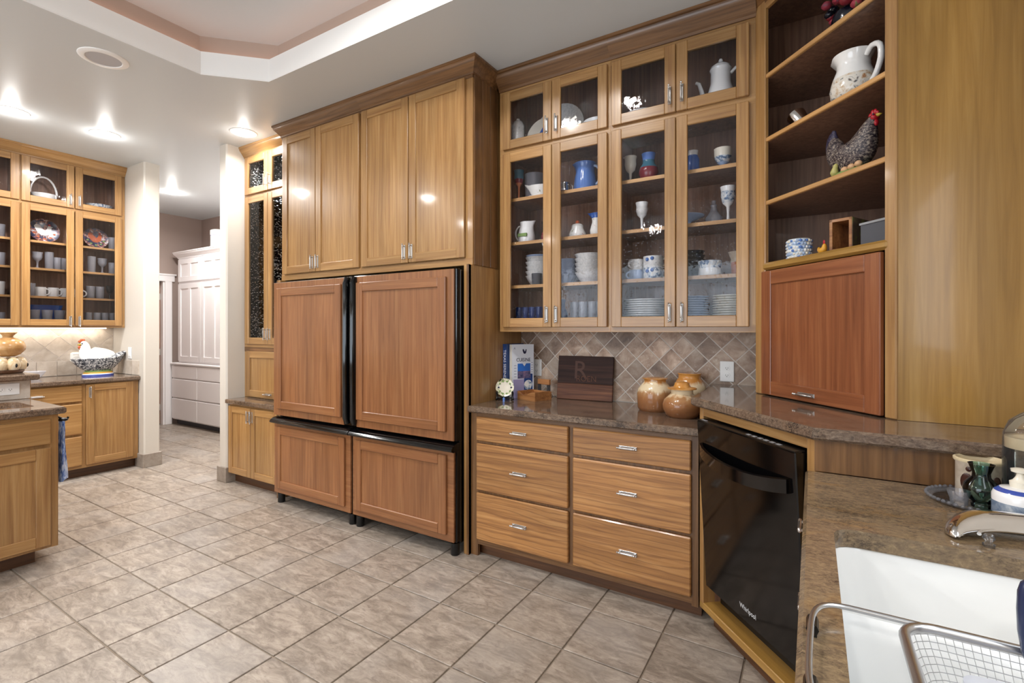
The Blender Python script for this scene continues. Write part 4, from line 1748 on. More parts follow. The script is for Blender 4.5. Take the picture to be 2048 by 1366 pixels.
standing_plate('platter', 'cream plate painted with a blue tree, behind the top glass door', -1.525, 2.90, S4, 0.122, 'cream_ceramic', 0, 10, motif=tree_motif)
standing_plate('platter', 'large pale platter standing behind the blue tree plate', -1.455, 3.00, S4, 0.180, 'speckled_white', 0, 8, 'platter')
turned('serving_bowl', 'white fluted serving bowl behind the second top glass door', 'bowl', (-1.135, 2.88, S4), bowl_prof(0.095, 0.12), 'porcelain')
turned('serving_bowl', 'wide white bowl behind the third top glass door', 'bowl', (-0.860, 2.88, S4), bowl_prof(0.11, 0.10), 'porcelain')
t = thing('coffee_pot', 'tall white porcelain coffee pot with curved spout behind the top glass door', 'coffee pot', (-0.425, 2.865, S4), 0)
b = MB()
b.lathe([(0, 0), (0.05, 0), (0.055, 0.008), (0.076, 0.05), (0.078, 0.085), (0.064, 0.13), (0.052, 0.17), (0.050, 0.23), (0.056, 0.245), (0.0, 0.246)], 'porcelain', seg=24)
b.build('body', t, smooth=50)
b = MB()
b.lathe([(0.055, 0.245), (0.052, 0.258), (0.030, 0.275), (0.010, 0.282), (0.012, 0.292), (0.008, 0.302), (0, 0.304)], 'porcelain', seg=20)
b.build('lid', t, smooth=50)
b = MB()
b.tube([(-0.060, 0, 0.06), (-0.09, 0, 0.10), (-0.098, 0, 0.15), (-0.112, 0, 0.195), (-0.128, 0, 0.205)], [0.022, 0.016, 0.012, 0.010, 0.009], 'porcelain', 10)
b.build('spout', t, smooth=60)
b = MB()
b.tube([(0.050, 0, 0.215), (0.075, 0, 0.238), (0.098, 0, 0.222), (0.102, 0, 0.165), (0.09, 0, 0.11), (0.07, 0, 0.080)], 0.009, 'porcelain', 8)
b.build('handle', t, smooth=60)

# shelf below the top
turned('goblet', 'pottery goblet with teal bowl and terracotta foot', 'goblet', (-1.700, YB - 0.02, S3), goblet_prof(0.034, 0.215, 0.5), 'terracotta', mats=['terracotta'] * 6 + ['red_glaze'] + ['teal_glaze'] * 6)
turned('glass_jar', 'clear glass jar behind the white sauce boat', 'jar', (-1.630, 2.96, S3), cup_prof(0.072, 0.20), 'crystal')
t = thing('sauce_boat', 'white sprigged sauce boat on a saucer behind narrow glass door', 'sauce boat', (-1.545, YB - 0.03, S3), 0.1)
b = MB()
b.lathe(bowl_prof(0.05, 0.075), 'floral', seg=24, deform=lambda x, y, z: (x * 1.55 - (0.02 if x < -0.04 and z > 0.05 else 0), y * 0.8, z + 0.012 + (0.012 if x < -0.04 and z > 0.06 else 0)))
b.build('boat', t, smooth=50)
b = MB()
b.lathe(plate_prof(0.075, 0.010), 'porcelain', seg=24, deform=lambda x, y, z: (x * 1.2, y * 0.8, z))
b.build('saucer', t, smooth=50)
t = thing('cream_jug', 'small silver creamer beside the blue pitcher', 'jug', (-1.375, YB, S3), 0)
b = MB()
b.lathe([(0, 0), (0.025, 0), (0.022, 0.006), (0.04, 0.03), (0.042, 0.055), (0.034, 0.075), (0.038, 0.085), (0.036, 0.085), (0, 0.04)], 'steel', seg=20)
b.build('body', t, smooth=50)
loop_handle(t, 0.038, 0.02, 0.075, 0.026, 'steel', 0.004, 0.0)
t = thing('pitcher', 'blue glazed pottery pitcher behind the second glass door', 'pitcher', (-1.225, YB, S3), 0)
b = MB()
b.lathe([(0, 0), (0.066, 0), (0.070, 0.01), (0.073, 0.04), (0.067, 0.09), (0.058, 0.13), (0.060, 0.165), (0.068, 0.185), (0.064, 0.186), (0.055, 0.16), (0.055, 0.02), (0, 0.015)], 'blue_glaze', seg=28, deform=spout_def(0.02, 0.14, 0.186, R(180)))
b.build('body', t, smooth=50)
loop_handle(t, 0.056, 0.04, 0.165, 0.045, 'pale_blue', 0.008, 0.0)
turned('goblet', 'cream pottery goblet on the top shelf, with pale stem', 'goblet', (-0.930, YB - 0.01, S3), goblet_prof(0.038, 0.17, 0.42), 'cream_ceramic')
turned('vase', 'round pottery vase with teal neck and red belly', 'vase', (-0.818, YB - 0.02, S3), [(0, 0), (0.035, 0), (0.045, 0.02), (0.056, 0.05), (0.052, 0.08), (0.036, 0.105), (0.033, 0.125), (0.040, 0.165), (0.036, 0.165), (0.028, 0.12), (0, 0.10)], 'teal_glaze',
       mats=['terracotta', 'terracotta', 'red_glaze', 'red_glaze', 'teal_glaze', 'teal_glaze', 'blue_glaze', 'blue_glaze', 'blue_glaze', 'slate'])
turned('jar', 'blue patterned pottery jar on the top shelf', 'jar', (-0.575, YB, S3), [(0, 0), (0.03, 0), (0.036, 0.02), (0.037, 0.09), (0.026, 0.115), (0.030, 0.14), (0.026, 0.14), (0, 0.1)], 'cobalt_ceramic', mats=['cobalt_ceramic'] * 4 + ['speckled_white'] * 3)
turned('goblet', 'wide cream and blue footed cup on the top shelf', 'goblet', (-0.415, YB - 0.01, S3), [(0, 0), (0.03, 0), (0.014, 0.012), (0.012, 0.03), (0.03, 0.045), (0.044, 0.075), (0.046, 0.12), (0.043, 0.12), (0.038, 0.07), (0, 0.05)], 'speckled_white', mats=['pale_blue'] * 4 + ['blue_scroll'] + ['cream_ceramic'] * 4)

# second shelf
t = thing('pitcher', 'white pitcher with a green landscape band behind narrow glass door', 'pitcher', (-1.640, YB - 0.02, S2), 0)
b = MB()
b.lathe([(0, 0), (0.050, 0), (0.056, 0.01), (0.058, 0.05), (0.050, 0.095), (0.043, 0.12), (0.046, 0.145), (0.043, 0.145), (0.038, 0.10), (0, 0.03)], 'porcelain', seg=26, deform=spout_def(0.025, 0.10, 0.145, 0.0))
b.build('body', t, smooth=50)
loop_handle(t, 0.046, 0.025, 0.125, 0.04, 'porcelain', 0.006, R(180))
b = MB()
b.box(-0.034, 0.034, -0.062, -0.050, 0.042, 0.064, 'green_paint', 0.002)
b.build('painted_band', t)
turned('goblet', 'clear wine glass behind the white pitcher', 'goblet', (-1.548, 2.98, S2), goblet_prof(0.035, 0.16, 0.45), 'clear_glass')
turned('jar', 'small red glass jar beside the white pitcher', 'jar', (-1.500, YB - 0.01, S2), [(0, 0), (0.022, 0), (0.032, 0.03), (0.028, 0.06), (0.016, 0.075), (0, 0.08)], 'red_glaze')
t = thing('sugar_bowl', 'white sprigged sugar bowl with a pink rooster knob', 'sugar bowl', (-1.270, YB - 0.02, S2), 0)
b = MB()
b.lathe([(0, 0), (0.045, 0), (0.056, 0.012), (0.054, 0.03), (0.038, 0.065), (0.036, 0.08), (0, 0.081)], 'floral', seg=24)
b.build('bowl', t, smooth=50)
b = MB()
b.lathe([(0.038, 0.080), (0.030, 0.09), (0.010, 0.096), (0, 0.097)], 'floral', seg=20)
b.ball((0, 0, 0.105), (0.014, 0.010, 0.012), 'rust_paint', 10, 6)
b.build('lid', t, smooth=50)
t = thing('creamer', 'white floral creamer with blue rim behind second glass door', 'creamer', (-1.150, YB, S2), 0)
b = MB()
b.lathe([(0, 0), (0.026, 0), (0.038, 0.02), (0.040, 0.045), (0.026, 0.095), (0.024, 0.12), (0.034, 0.15), (0.030, 0.15), (0.020, 0.11), (0, 0.04)], 'floral', seg=24, mats=['floral'] * 5 + ['cobalt_ceramic'] * 2 + ['porcelain'] * 2, deform=spout_def(0.025, 0.11, 0.15, R(180)))
b.build('body', t, smooth=50)
loop_handle(t, 0.032, 0.03, 0.12, 0.03, 'porcelain', 0.005, 0.0)
turned('goblet', 'white pottery goblet with grey band behind the third glass door', 'goblet', (-0.855, YB - 0.03, S2), goblet_prof(0.036, 0.170, 0.46), 'speckled_white', mats=['porcelain'] * 6 + ['speckled_white'] * 2 + ['porcelain'] * 5)
turned('cake_plate', 'pale footed plate between the two door stiles of the plate cabinet', 'plate', (-0.620, 2.92, S2), [(0, 0), (0.05, 0), (0.03, 0.02), (0.03, 0.04), (0.10, 0.07), (0.102, 0.074), (0.05, 0.055), (0, 0.05)], 'pale_blue')
turned('decanter', 'cut crystal decanter sparkling beside the blue scroll goblet', 'decanter', (-0.472, 2.935, S2), [(0, 0), (0.035, 0), (0.042, 0.02), (0.045, 0.05), (0.02, 0.085), (0.014, 0.11), (0.018, 0.12), (0.010, 0.13), (0.012, 0.145), (0, 0.15)], 'crystal', seg=12)
turned('goblet', 'white pottery goblet with blue scroll band near the open corner shelves', 'goblet', (-0.385, YB - 0.04, S2), goblet_prof(0.040, 0.190, 0.44), 'porcelain', mats=['porcelain'] * 6 + ['blue_scroll'] * 2 + ['porcelain'] * 5)

ORD = ['topmost', 'second from top', 'third from top', 'fourth from top', 'fifth from top', 'sixth from top', 'seventh from top', 'eighth from top', 'ninth from top', 'tenth from top', 'eleventh from top',
       'twelfth from top', 'thirteenth from top', 'fourteenth from top']
# bowl stacks: every bowl its own object
def stack(n, name, label, cat, x, y, z, prof, m, dz, group, seg=26):
    b = MB()
    b.lathe(prof, m, seg=seg)
    me = b.mesh(name, 50)
    random.seed(int(abs(x) * 1000))
    for k in range(n):
        o = put(me, name, None, (x + random.uniform(-.002, .002), y + random.uniform(-.002, .002), z + k * dz + 0.0005 * k), (0, 0, random.uniform(0, 6)))
        od = ORD[n - 1 - k] if k else 'lowest'
        tag(o, label.replace(' in the', ', ' + od + ' in the', 1), cat, group)


stack(5, 'bowl', 'white sprigged bowl in the stack behind the grey cup', 'bowl', -1.585, 2.935, S1, bowl_prof(0.092, 0.070), 'speckled_white', 0.031, 'white bowls behind the grey cup')
turned('serving_bowl', 'pale lilac bowl topping the bowl stack behind the grey cup', 'bowl', (-1.585, 2.935, S1 + 5 * 0.0318), bowl_prof(0.088, 0.05), 'pale_blue')
turned('cup', 'small slate grey cup in front of the white bowls', 'cup', (-1.530, 2.805, S1), cup_prof(0.034, 0.073), 'slate')
stack(5, 'bowl', 'pale blue bowl in the narrow stack beside the big white bowls', 'bowl', -1.365, 2.92, S1, bowl_prof(0.062, 0.060), 'pale_blue', 0.026, 'pale blue bowls')
turned('ramekin', 'small pale blue ramekin in front of the blue bowls', 'ramekin', (-1.345, 2.81, S1), cup_prof(0.040, 0.058, tap=0.7), 'pale_blue')
stack(5, 'bowl', 'large white sprigged bowl in the stack below the sugar bowl', 'bowl', -1.200, 2.89, S1, bowl_prof(0.092, 0.068), 'speckled_white', 0.028, 'large white bowls')


def mug(label, x, y, z, r, h, m, ang, hm=None, group=None, knobs=None, name='mug'):
    t = thing(name, label, 'mug', (x, y, z), 0, group)
    b = MB()
    b.lathe(cup_prof(r, h, 0.004, 0.95), m, seg=24)
    b.build('body', t, smooth=50)
    loop_handle(t, r * 0.95, h * 0.18, h * 0.82, r * 0.62, hm or m, 0.006, ang)
    if knobs:
        b = MB()
        for a_, z_ in knobs:
            b.ball((r * math.cos(a_), r * math.sin(a_), z_), 0.011, 'blue_glaze', 10, 6)
        b.build('eyes', t, smooth=60)
    return t


mug('lower grey pottery mug with blue loop handle', -0.897, 2.89, S1, 0.048, 0.062, 'pale_blue', R(235), 'pale_blue')
mug('upper grey pottery mug on the blue handled mug', -0.897, 2.89, S1 + 0.063, 0.048, 0.062, 'speckled_white', R(250), 'speckled_white')
K = [(R(-110), 0.045), (R(-80), 0.05)]
mug('lower pottery mug with round blue eyes', -0.790, 2.86, S1, 0.056, 0.066, 'blue_scroll', R(20), 'cream_ceramic', None, K)
mug('upper pottery mug with round blue eyes, stacked on another', -0.790, 2.86, S1 + 0.067, 0.056, 0.066, 'speckled_white', R(20), 'cream_ceramic', None, K)
stack(5, 'bowl', 'navy bowl in the dark stack beside the white and blue dish', 'bowl', -0.590, 2.92, S1, bowl_prof(0.075, 0.055), 'navy_ceramic', 0.024, 'navy bowls')
turned('dish', 'white dish with blue painted wave in front of the navy bowls', 'dish', (-0.475, 2.83, S1), [(0, 0), (0.056, 0), (0.060, 0.006), (0.056, 0.04), (0.062, 0.080), (0.058, 0.080), (0.05, 0.04), (0, 0.01)], 'porcelain', mats=['porcelain'] * 3 + ['blue_scroll'] + ['blue_glaze'] * 3)
turned('cup', 'terracotta cup under a pale bowl near the corner stile', 'cup', (-0.345, YB, S1), cup_prof(0.032, 0.072), 'terracotta')
turned('bowl', 'pale blue and cream bowl sitting on the terracotta cup', 'bowl', (-0.345, YB, S1 + 0.0722), bowl_prof(0.046, 0.055, foot=0.75), 'crock_glaze')

# bottom shelf
for k in range(4):
    turned('tumbler', 'cobalt blue glass tumbler on the bottom shelf behind the narrow door', 'glass', (-1.685 + 0.052 * k, 2.84, S0), cup_prof(0.024, 0.145), 'blue_glass', 'cobalt tumblers', 16)
turned('bottle', 'blue glass bottle on the bottom shelf behind the second door', 'bottle', (-1.365, 2.86, S0), [(0, 0), (0.026, 0), (0.028, 0.1), (0.012, 0.135), (0.011, 0.17), (0.015, 0.175), (0.014, 0.19), (0, 0.19)], 'blue_glass', seg=18)
for k in range(4):
    turned('tumbler', 'clear cut glass tumbler on the bottom shelf behind the second door', 'glass', (-1.285 + 0.060 * k, 2.86 - 0.01 * (k % 2), S0), cup_prof(0.028, 0.170), 'crystal', 'clear tumblers', 14)
stack(13, 'dinner_plate', 'white dinner plate in the wide stack behind the third door', 'plate', -0.840, 2.885, S0, plate_prof(0.130, 0.016), 'porcelain', 0.0122, 'white dinner plates')
stack(14, 'salad_plate', 'pale blue plate in the stack behind the fourth door', 'plate', -0.580, 2.885, S0, plate_prof(0.090, 0.013), 'pale_blue', 0.0122, 'pale blue plates')
stack(14, 'salad_plate', 'cream rimmed plate in the stack next to the blue plates', 'plate', -0.375, 2.885, S0, plate_prof(0.095, 0.013), 'cream_ceramic', 0.0122, 'cream plates')

# ------------------------------------------------------------------ left wall cabinet contents
XL = -6.245
L0, L1, L2, L3, L4 = 1.4135, 1.6905, 1.9525, 2.2055, 2.5465
LSH = 'left wall glassware'
standing_plate('plate', 'navy plate painted with a white rooster', XL - 0.05, 1.663, L3, 0.115, 'blue_plate', R(90), 10, motif=rooster_motif('porcelain', 'rust_paint'))
standing_plate('plate', 'navy plate painted with a colourful rooster', XL - 0.05, 2.060, L3, 0.105, 'blue_plate', R(90), 10, motif=rooster_motif('rust_paint', 'green_paint'))
turned('tumbler', 'clear tumbler beside the colourful rooster plate', 'glass', (XL, 2.185, L3), cup_prof(0.03, 0.13), 'crystal', None, 16)
t = thing('basket_bowl', 'white ceramic basket with an arched handle on the top left shelf', 'basket', (XL, 1.650, L4), R(90))
b = MB()
b.lathe(bowl_prof(0.10, 0.115, 0.006, 0.6), 'porcelain', seg=26)
b.build('bowl', t, smooth=50)
b = MB()
b.tube([(0.097 * math.cos(R(180 * k / 12)), 0, 0.11 + 0.17 * math.sin(R(180 * k / 12))) for k in range(13)], 0.009, 'porcelain', 8)
b.build('handle', t, smooth=60)
turned('jar', 'brown pottery jar beside the white ceramic basket', 'jar', (XL - 0.02, 1.800, L4), bowl_prof(0.046, 0.10), 'stoneware')
turned('serving_bowl', 'pale blue patterned bowl on the top shelf by the stub wall', 'bowl', (XL, 2.075, L4), bowl_prof(0.115, 0.10), 'blue_scroll')
for y, zz, kind in ((1.606, L2, 0), (1.690, L2, 1), (1.750, L2, 2), (1.802, L2, 2), (2.015, L2, 1), (2.102, L2, 0), (2.185, L2, 2),
                    (2.005, L1, 3), (2.082, L1, 3), (2.165, L1, 4), (1.565, L1, 2),
                    (1.585, L0, 5), (1.676, L0, 5), (1.766, L0, 5), (1.990, L0, 6), (2.060, L0, 6), (2.125, L0, 6), (2.190, L0, 6)):
    sh = {L2: 'rooster plates', L1: 'cups', L0: 'bottom'}[zz]
    if kind == 0:
        turned('goblet', 'clear stemmed glass on the shelf below the rooster plates', 'glass', (XL, y, zz), goblet_prof(0.040, 0.155, 0.45), 'crystal', 'stemmed glasses', 16)
    elif kind == 1:
        turned('tumbler', 'tall clear tumbler on the shelf below the rooster plates', 'glass', (XL, y, zz), cup_prof(0.034, 0.165), 'crystal', 'tall tumblers', 16)
    elif kind == 2:
        turned('tumbler', 'short cut tumbler in the left wall cabinet', 'glass', (XL, y, zz), cup_prof(0.029, 0.12), 'crystal', 'short tumblers', 14)
    elif kind == 3:
        turned('tumbler', 'wide clear glass beside the white mugs', 'glass', (XL, y, zz), cup_prof(0.036, 0.125), 'crystal', 'wide glasses', 16)
    elif kind == 4:
        turned('goblet', 'dark stemmed glass on the mug shelf by the stub wall', 'glass', (XL, y, zz), goblet_prof(0.034, 0.14, 0.42), 'smoke_plastic', None, 16)
    elif kind == 5:
        turned('tumbler', 'flared glass against blue on the bottom shelf', 'glass', (XL, y, zz), cup_prof(0.042, 0.150, tap=0.65), 'crystal', 'flared glasses', 16)
    else:
        turned('tumbler', 'clear glass on the bottom shelf by the stub wall', 'glass', (XL, y, zz), cup_prof(0.030, 0.135), 'crystal', 'bottom shelf glasses', 16)
turned('serving_bowl', 'cobalt blue platter bowl behind the flared glasses', 'bowl', (-6.335, 1.69, L0), bowl_prof(0.04, 0.20, foot=0.9), 'cobalt_ceramic', deform=lambda x, y, z: (x * 0.8, y * 3.2, z))
for y, an in ((1.628, 60), (1.720, 60), (1.812, 60), (1.905, 60)):
    mug('white coffee mug in the row below the stemmed glasses', XL, y, L1, 0.042, 0.088, 'porcelain', R(an), None, 'white mugs')
for zz, kind in ((L3, 'crystal'), (L2, 'crystal'), (L1, 'porcelain'), (L0, 'crystal')):
    for k in range(3):
        lb = {L3: 'clear glass on the highest shelf above the island bar', L2: 'clear glass on the middle shelf above the island bar', L1: 'white cup on the shelf above the island bar', L0: 'clear glass on the lowest shelf above the island bar'}[zz]
        turned('tumbler' if kind == 'crystal' else 'cup', lb, 'glass' if kind == 'crystal' else 'cup', (XL, 1.355 - 0.09 * k, zz), cup_prof(0.036, 0.12), kind, lb + ' row', 16)

# hutch contents
turned('bowl', 'blue and tan pottery bowl in the narrow hutch', 'bowl', (-4.20, 2.78, 1.5005), bowl_prof(0.085, 0.13), 'stoneware_light', mats=['stoneware'] * 3 + ['cobalt_ceramic'] * 2 + ['stoneware_light'] * 5)
turned('canister', 'white crackled canister at the bottom of the narrow hutch', 'canister', (-4.22, 2.72, 1.2335), cup_prof(0.055, 0.13), 'porcelain')
turned('bowl', 'brown pottery bowl on the middle shelf of the narrow hutch', 'bowl', (-4.19, 2.80, 1.7855), bowl_prof(0.08, 0.07), 'terracotta')

# ------------------------------------------------------------------ open corner shelves
def cw(x, y, z):
    return (CA[0] + x * ux + y * nx_, CA[1] + x * uy + y * ny_, z)


turned('bead_jar', 'round jar covered in blue and white pebbles on the lowest corner shelf', 'jar', cw(0.186, 0.080, 1.7005), [(0, 0), (0.048, 0), (0.050, 0.004), (0.050, 0.090), (0.047, 0.094), (0.043, 0.090), (0.043, 0.01), (0, 0.008)], 'beads')
random.seed(11)
jar = bpy.data.objects['bead_jar']
b = MB()
for row in range(6):
    for k in range(24):
        a_ = 2 * math.pi * (k + 0.5 * (row % 2)) / 24
        r_ = random.uniform(0.006, 0.0085)
        b.ball((0.0485 * math.cos(a_), 0.0485 * math.sin(a_), 0.010 + 0.0148 * row), (r_, r_, r_ * 0.9), random.choice(['pale_blue', 'porcelain', 'blue_glaze', 'cream_ceramic', 'speckled_white', 'pale_blue']), 6, 4)
o = b.build('pebbles', jar)
o['kind'] = 'stuff'


def bird(t, sp, rad, m, flat=None, name='body', seg=14):
    b = MB()
    b.tube(sp, rad, m, seg, flat=flat)
    return b.build(name, t, smooth=60)


def smoothpath(pts, n=4):
    out = []
    k = len(pts)
    for i in range(k - 1):
        p0, p1, p2, p3 = pts[max(i - 1, 0)], pts[i], pts[i + 1], pts[min(i + 2, k - 1)]
        for j in range(n):
            t = j / n
            out.append(tuple(0.5 * (2 * b_ + (c_ - a_) * t + (2 * a_ - 5 * b_ + 4 * c_ - d_) * t * t + (3 * b_ - a_ - 3 * c_ + d_) * t ** 3) for a_, b_, c_, d_ in zip(p0, p1, p2, p3)))
    out.append(tuple(pts[-1]))
    return out


# little yellow rooster
t = thing('rooster_figurine', 'tiny yellow rooster figurine with a red comb', 'figurine', cw(0.342, 0.060, 1.7005), DA)
q = smoothpath([(-0.020, 0, 0.034, 0.004), (-0.014, 0, 0.024, 0.010), (0.0, 0, 0.018, 0.015), (0.010, 0, 0.026, 0.012), (0.012, 0, 0.040, 0.008), (0.013, 0, 0.046, 0.004)])
bird(t, [p[:3] for p in q], [p[3] for p in q], 'yellow_paint')
b = MB()
b.ball((0.010, 0, 0.053), (0.006, 0.003, 0.010), 'red_paint', 8, 6)
b.build('comb', t)
b = MB()
b.lathe([(0, 0), (0.015, 0), (0.013, 0.006), (0, 0.008)], 'yellow_paint', seg=14)
b.build('base', t)

# open wooden box and grey bin
t = thing('wooden_box', 'upright open wooden box with printed side on the lowest corner shelf', 'box', cw(0.482, 0.070, 1.7005), DA + R(22))
b = MB()
W_, H_, D_ = 0.085, 0.135, 0.15
for q in ((-W_, -W_ + 0.012, 0, H_), (-0.012, 0.0, 0, H_), (-W_, 0, 0, 0.012), (-W_, 0, H_ - 0.012, H_)):
    b.box(q[0], q[1], 0, D_, q[2], q[3], 'pine_X', 0.001)
b.box(-W_, 0, D_ - 0.01, D_, 0, H_, 'pine_X')
b.build('frame', t)
b = MB()
b.box(0.0, 0.0015, 0.002, D_ - 0.002, 0.002, H_ - 0.002, 'tin_box')
b.build('printed_side', t)
b = MB()
t = thing('storage_bin', 'smoky grey plastic bin at the end of the lowest corner shelf', 'bin', cw(0.640, 0.10, 1.7005), DA)
for q in ((-0.075, -0.072, -0.07, 0.09), (0.072, 0.075, -0.07, 0.09)):
    b.box(q[0], q[1], q[2], q[3], 0, 0.085, 'slate')
b.box(-0.075, 0.075, -0.073, -0.07, 0, 0.085, 'slate')
b.box(-0.075, 0.075, 0.09, 0.093, 0, 0.085, 'slate')
b.box(-0.075, 0.075, -0.07, 0.09, 0, 0.003, 'slate')
b.build('body', t)
b = MB()
b.box(-0.079, 0.079, -0.077, -0.068, 0.078, 0.087, 'grey_plastic', 0.001)
b.box(-0.079, 0.079, 0.088, 0.097, 0.078, 0.087, 'grey_plastic', 0.001)
b.build('rim', t)

# speckled hen figurine
t = thing('hen_figurine', 'speckled hen figurine with red comb, standing over eggs and a chick', 'figurine', cw(0.475, 0.085, 2.0005), DA)
q = smoothpath([(-0.096, 0, 0.190, 0.014), (-0.092, 0, 0.155, 0.034), (-0.078, 0, 0.112, 0.046), (-0.040, 0, 0.082, 0.056), (0.0, 0, 0.080, 0.064), (0.036, 0, 0.102, 0.062), (0.058, 0, 0.140, 0.046), (0.074, 0, 0.174, 0.030), (0.088, 0, 0.196, 0.018), (0.098, 0, 0.206, 0.010)], 4)
bird(t, [p[:3] for p in q], [p[3] for p in q], 'hen_feathers', 0.80, 'body', 18)
q = smoothpath([(-0.096, 0, 0.222, 0.008), (-0.104, 0, 0.190, 0.026), (-0.102, 0, 0.150, 0.034), (-0.085, 0, 0.115, 0.034)], 3)
bird(t, [p[:3] for p in q], [p[3] for p in q], 'tail_feathers', 0.55, 'tail', 12)
b = MB()
for k, (x, z, h) in enumerate(((0.076, 0.212, 0.010), (0.086, 0.219, 0.013), (0.097, 0.219, 0.012), (0.105, 0.213, 0.008))):
    b.ball((x, 0, z), (0.008, 0.005, h), 'red_paint', 8, 6)
b.ball((0.096, 0, 0.198), (0.013, 0.018, 0.013), 'red_paint', 10, 6)
b.ball((0.102, 0, 0.176), (0.007, 0.010, 0.013), 'red_paint', 8, 6)
b.build('comb', t, smooth=60)
b = MB()
b.lathe([(0.0075, 0), (0.006, 0.01), (0, 0.024)], 'beak', seg=10)
b.build('beak', t, (0.104, 0, 0.203), (0, R(95), 0))
for s in (-1, 1):
    b = MB()
    b.ball((0.103, s * 0.015, 0.206), 0.0035, 'ink', 8, 6)
    b.build('eye', t)
    b = MB()
    b.ball((-0.005, s * 0.042, 0.092), (0.055, 0.013, 0.034), 'hen_feathers', 14, 8)
    b.build('wing', t, smooth=60)
b = MB()
b.lathe([(0, 0), (0.11, 0), (0.10, 0.016), (0.06, 0.024), (0, 0.026)], 'green_paint', seg=22, deform=lambda x, y, z: (x + 0.005, y * 0.55, z + 0.003 * math.sin(x * 300)))
b.build('grass_base', t)
for k, x in enumerate((0.0, 0.032, 0.064)):
    b = MB()
    b.ball((x, -0.043, 0.024 + 0.002 * k), (0.015, 0.012, 0.012), 'egg', 12, 8)
    b.build('egg', t)
b = MB()
q = smoothpath([(-0.052, -0.045, 0.012, 0.008), (-0.048, -0.045, 0.026, 0.015), (-0.044, -0.045, 0.044, 0.010), (-0.040, -0.045, 0.054, 0.009), (-0.036, -0.045, 0.060, 0.003)])
bird(t, [p[:3] for p in q], [p[3] for p in q], 'chick_yellow', None, 'chick', 10)

# rooster pitcher
t = thing('pitcher', 'large white pitcher painted with roosters on a corner shelf', 'pitcher', cw(0.460, 0.10, 2.3065), DA)
b = MB()
b.lathe([(0, 0), (0.060, 0), (0.078, 0.018), (0.084, 0.055), (0.076, 0.095), (0.060, 0.135), (0.058, 0.160), (0.074, 0.192), (0.070, 0.193), (0.052, 0.155), (0.06, 0.06), (0, 0.02)], 'porcelain', seg=30,
        mats=['rooster_painted'] * 4 + ['porcelain'] * 7, deform=spout_def(0.035, 0.12, 0.193, R(180)))
b.build('body', t, smooth=50)
b = MB()
b.tube(smoothpath([(0.058, 0, 0.165), (0.085, 0, 0.188), (0.118, 0, 0.172), (0.122, 0, 0.12), (0.102, 0, 0.07), (0.078, 0, 0.045)], 3), 0.011, 'porcelain', 10)
b.build('handle', t, smooth=60)

# tilted cup and saucer
t = thing('tea_cup', 'dark cup tilted in a silver saucer on a corner shelf', 'cup', cw(0.155, 0.13, 2.3065), DA)
b = MB()
b.lathe(cup_prof(0.042, 0.075, 0.003, 0.7), 'steel', seg=20, mats=['steel'] * 4 + ['black_matte'] * 2)
b.xf(Matrix.Translation((0.0, 0, 0.038)) @ Matrix.Rotation(R(-38), 4, 'Y'))
b.build('cup', t, smooth=50)
b = MB()
b.box(-0.05, 0.045, -0.03, 0.03, 0, 0.022, 'steel', 0.004)
b.build('stand', t)

# flower arrangement on the top corner shelf
t = thing('flower_arrangement', 'dark red and blue flower arrangement on the top corner shelf', 'flowers', cw(0.435, 0.11, 2.6145), DA)
random.seed(5)
b = MB()
for k in range(46):
    a_, z_ = random.uniform(0, 6.28), random.uniform(0.045, 0.24)
    rr = 0.095 * math.sin(math.pi * min(1, (z_ + 0.02) / 0.28)) ** 0.6
    r0 = random.uniform(0.016, 0.030)
    b.ball((rr * math.cos(a_), 0.8 * rr * math.sin(a_), z_), (r0, r0, r0 * 0.8), random.choice(['bouquet', 'bouquet', 'red_glaze', 'green_paint', 'navy_ceramic']), 8, 5)
b.build('blooms', t, smooth=60)
b = MB()
b.lathe([(0, 0), (0.05, 0), (0.07, 0.05), (0.06, 0.08), (0, 0.08)], 'navy_ceramic', seg=18)
b.build('pot', t, smooth=50)

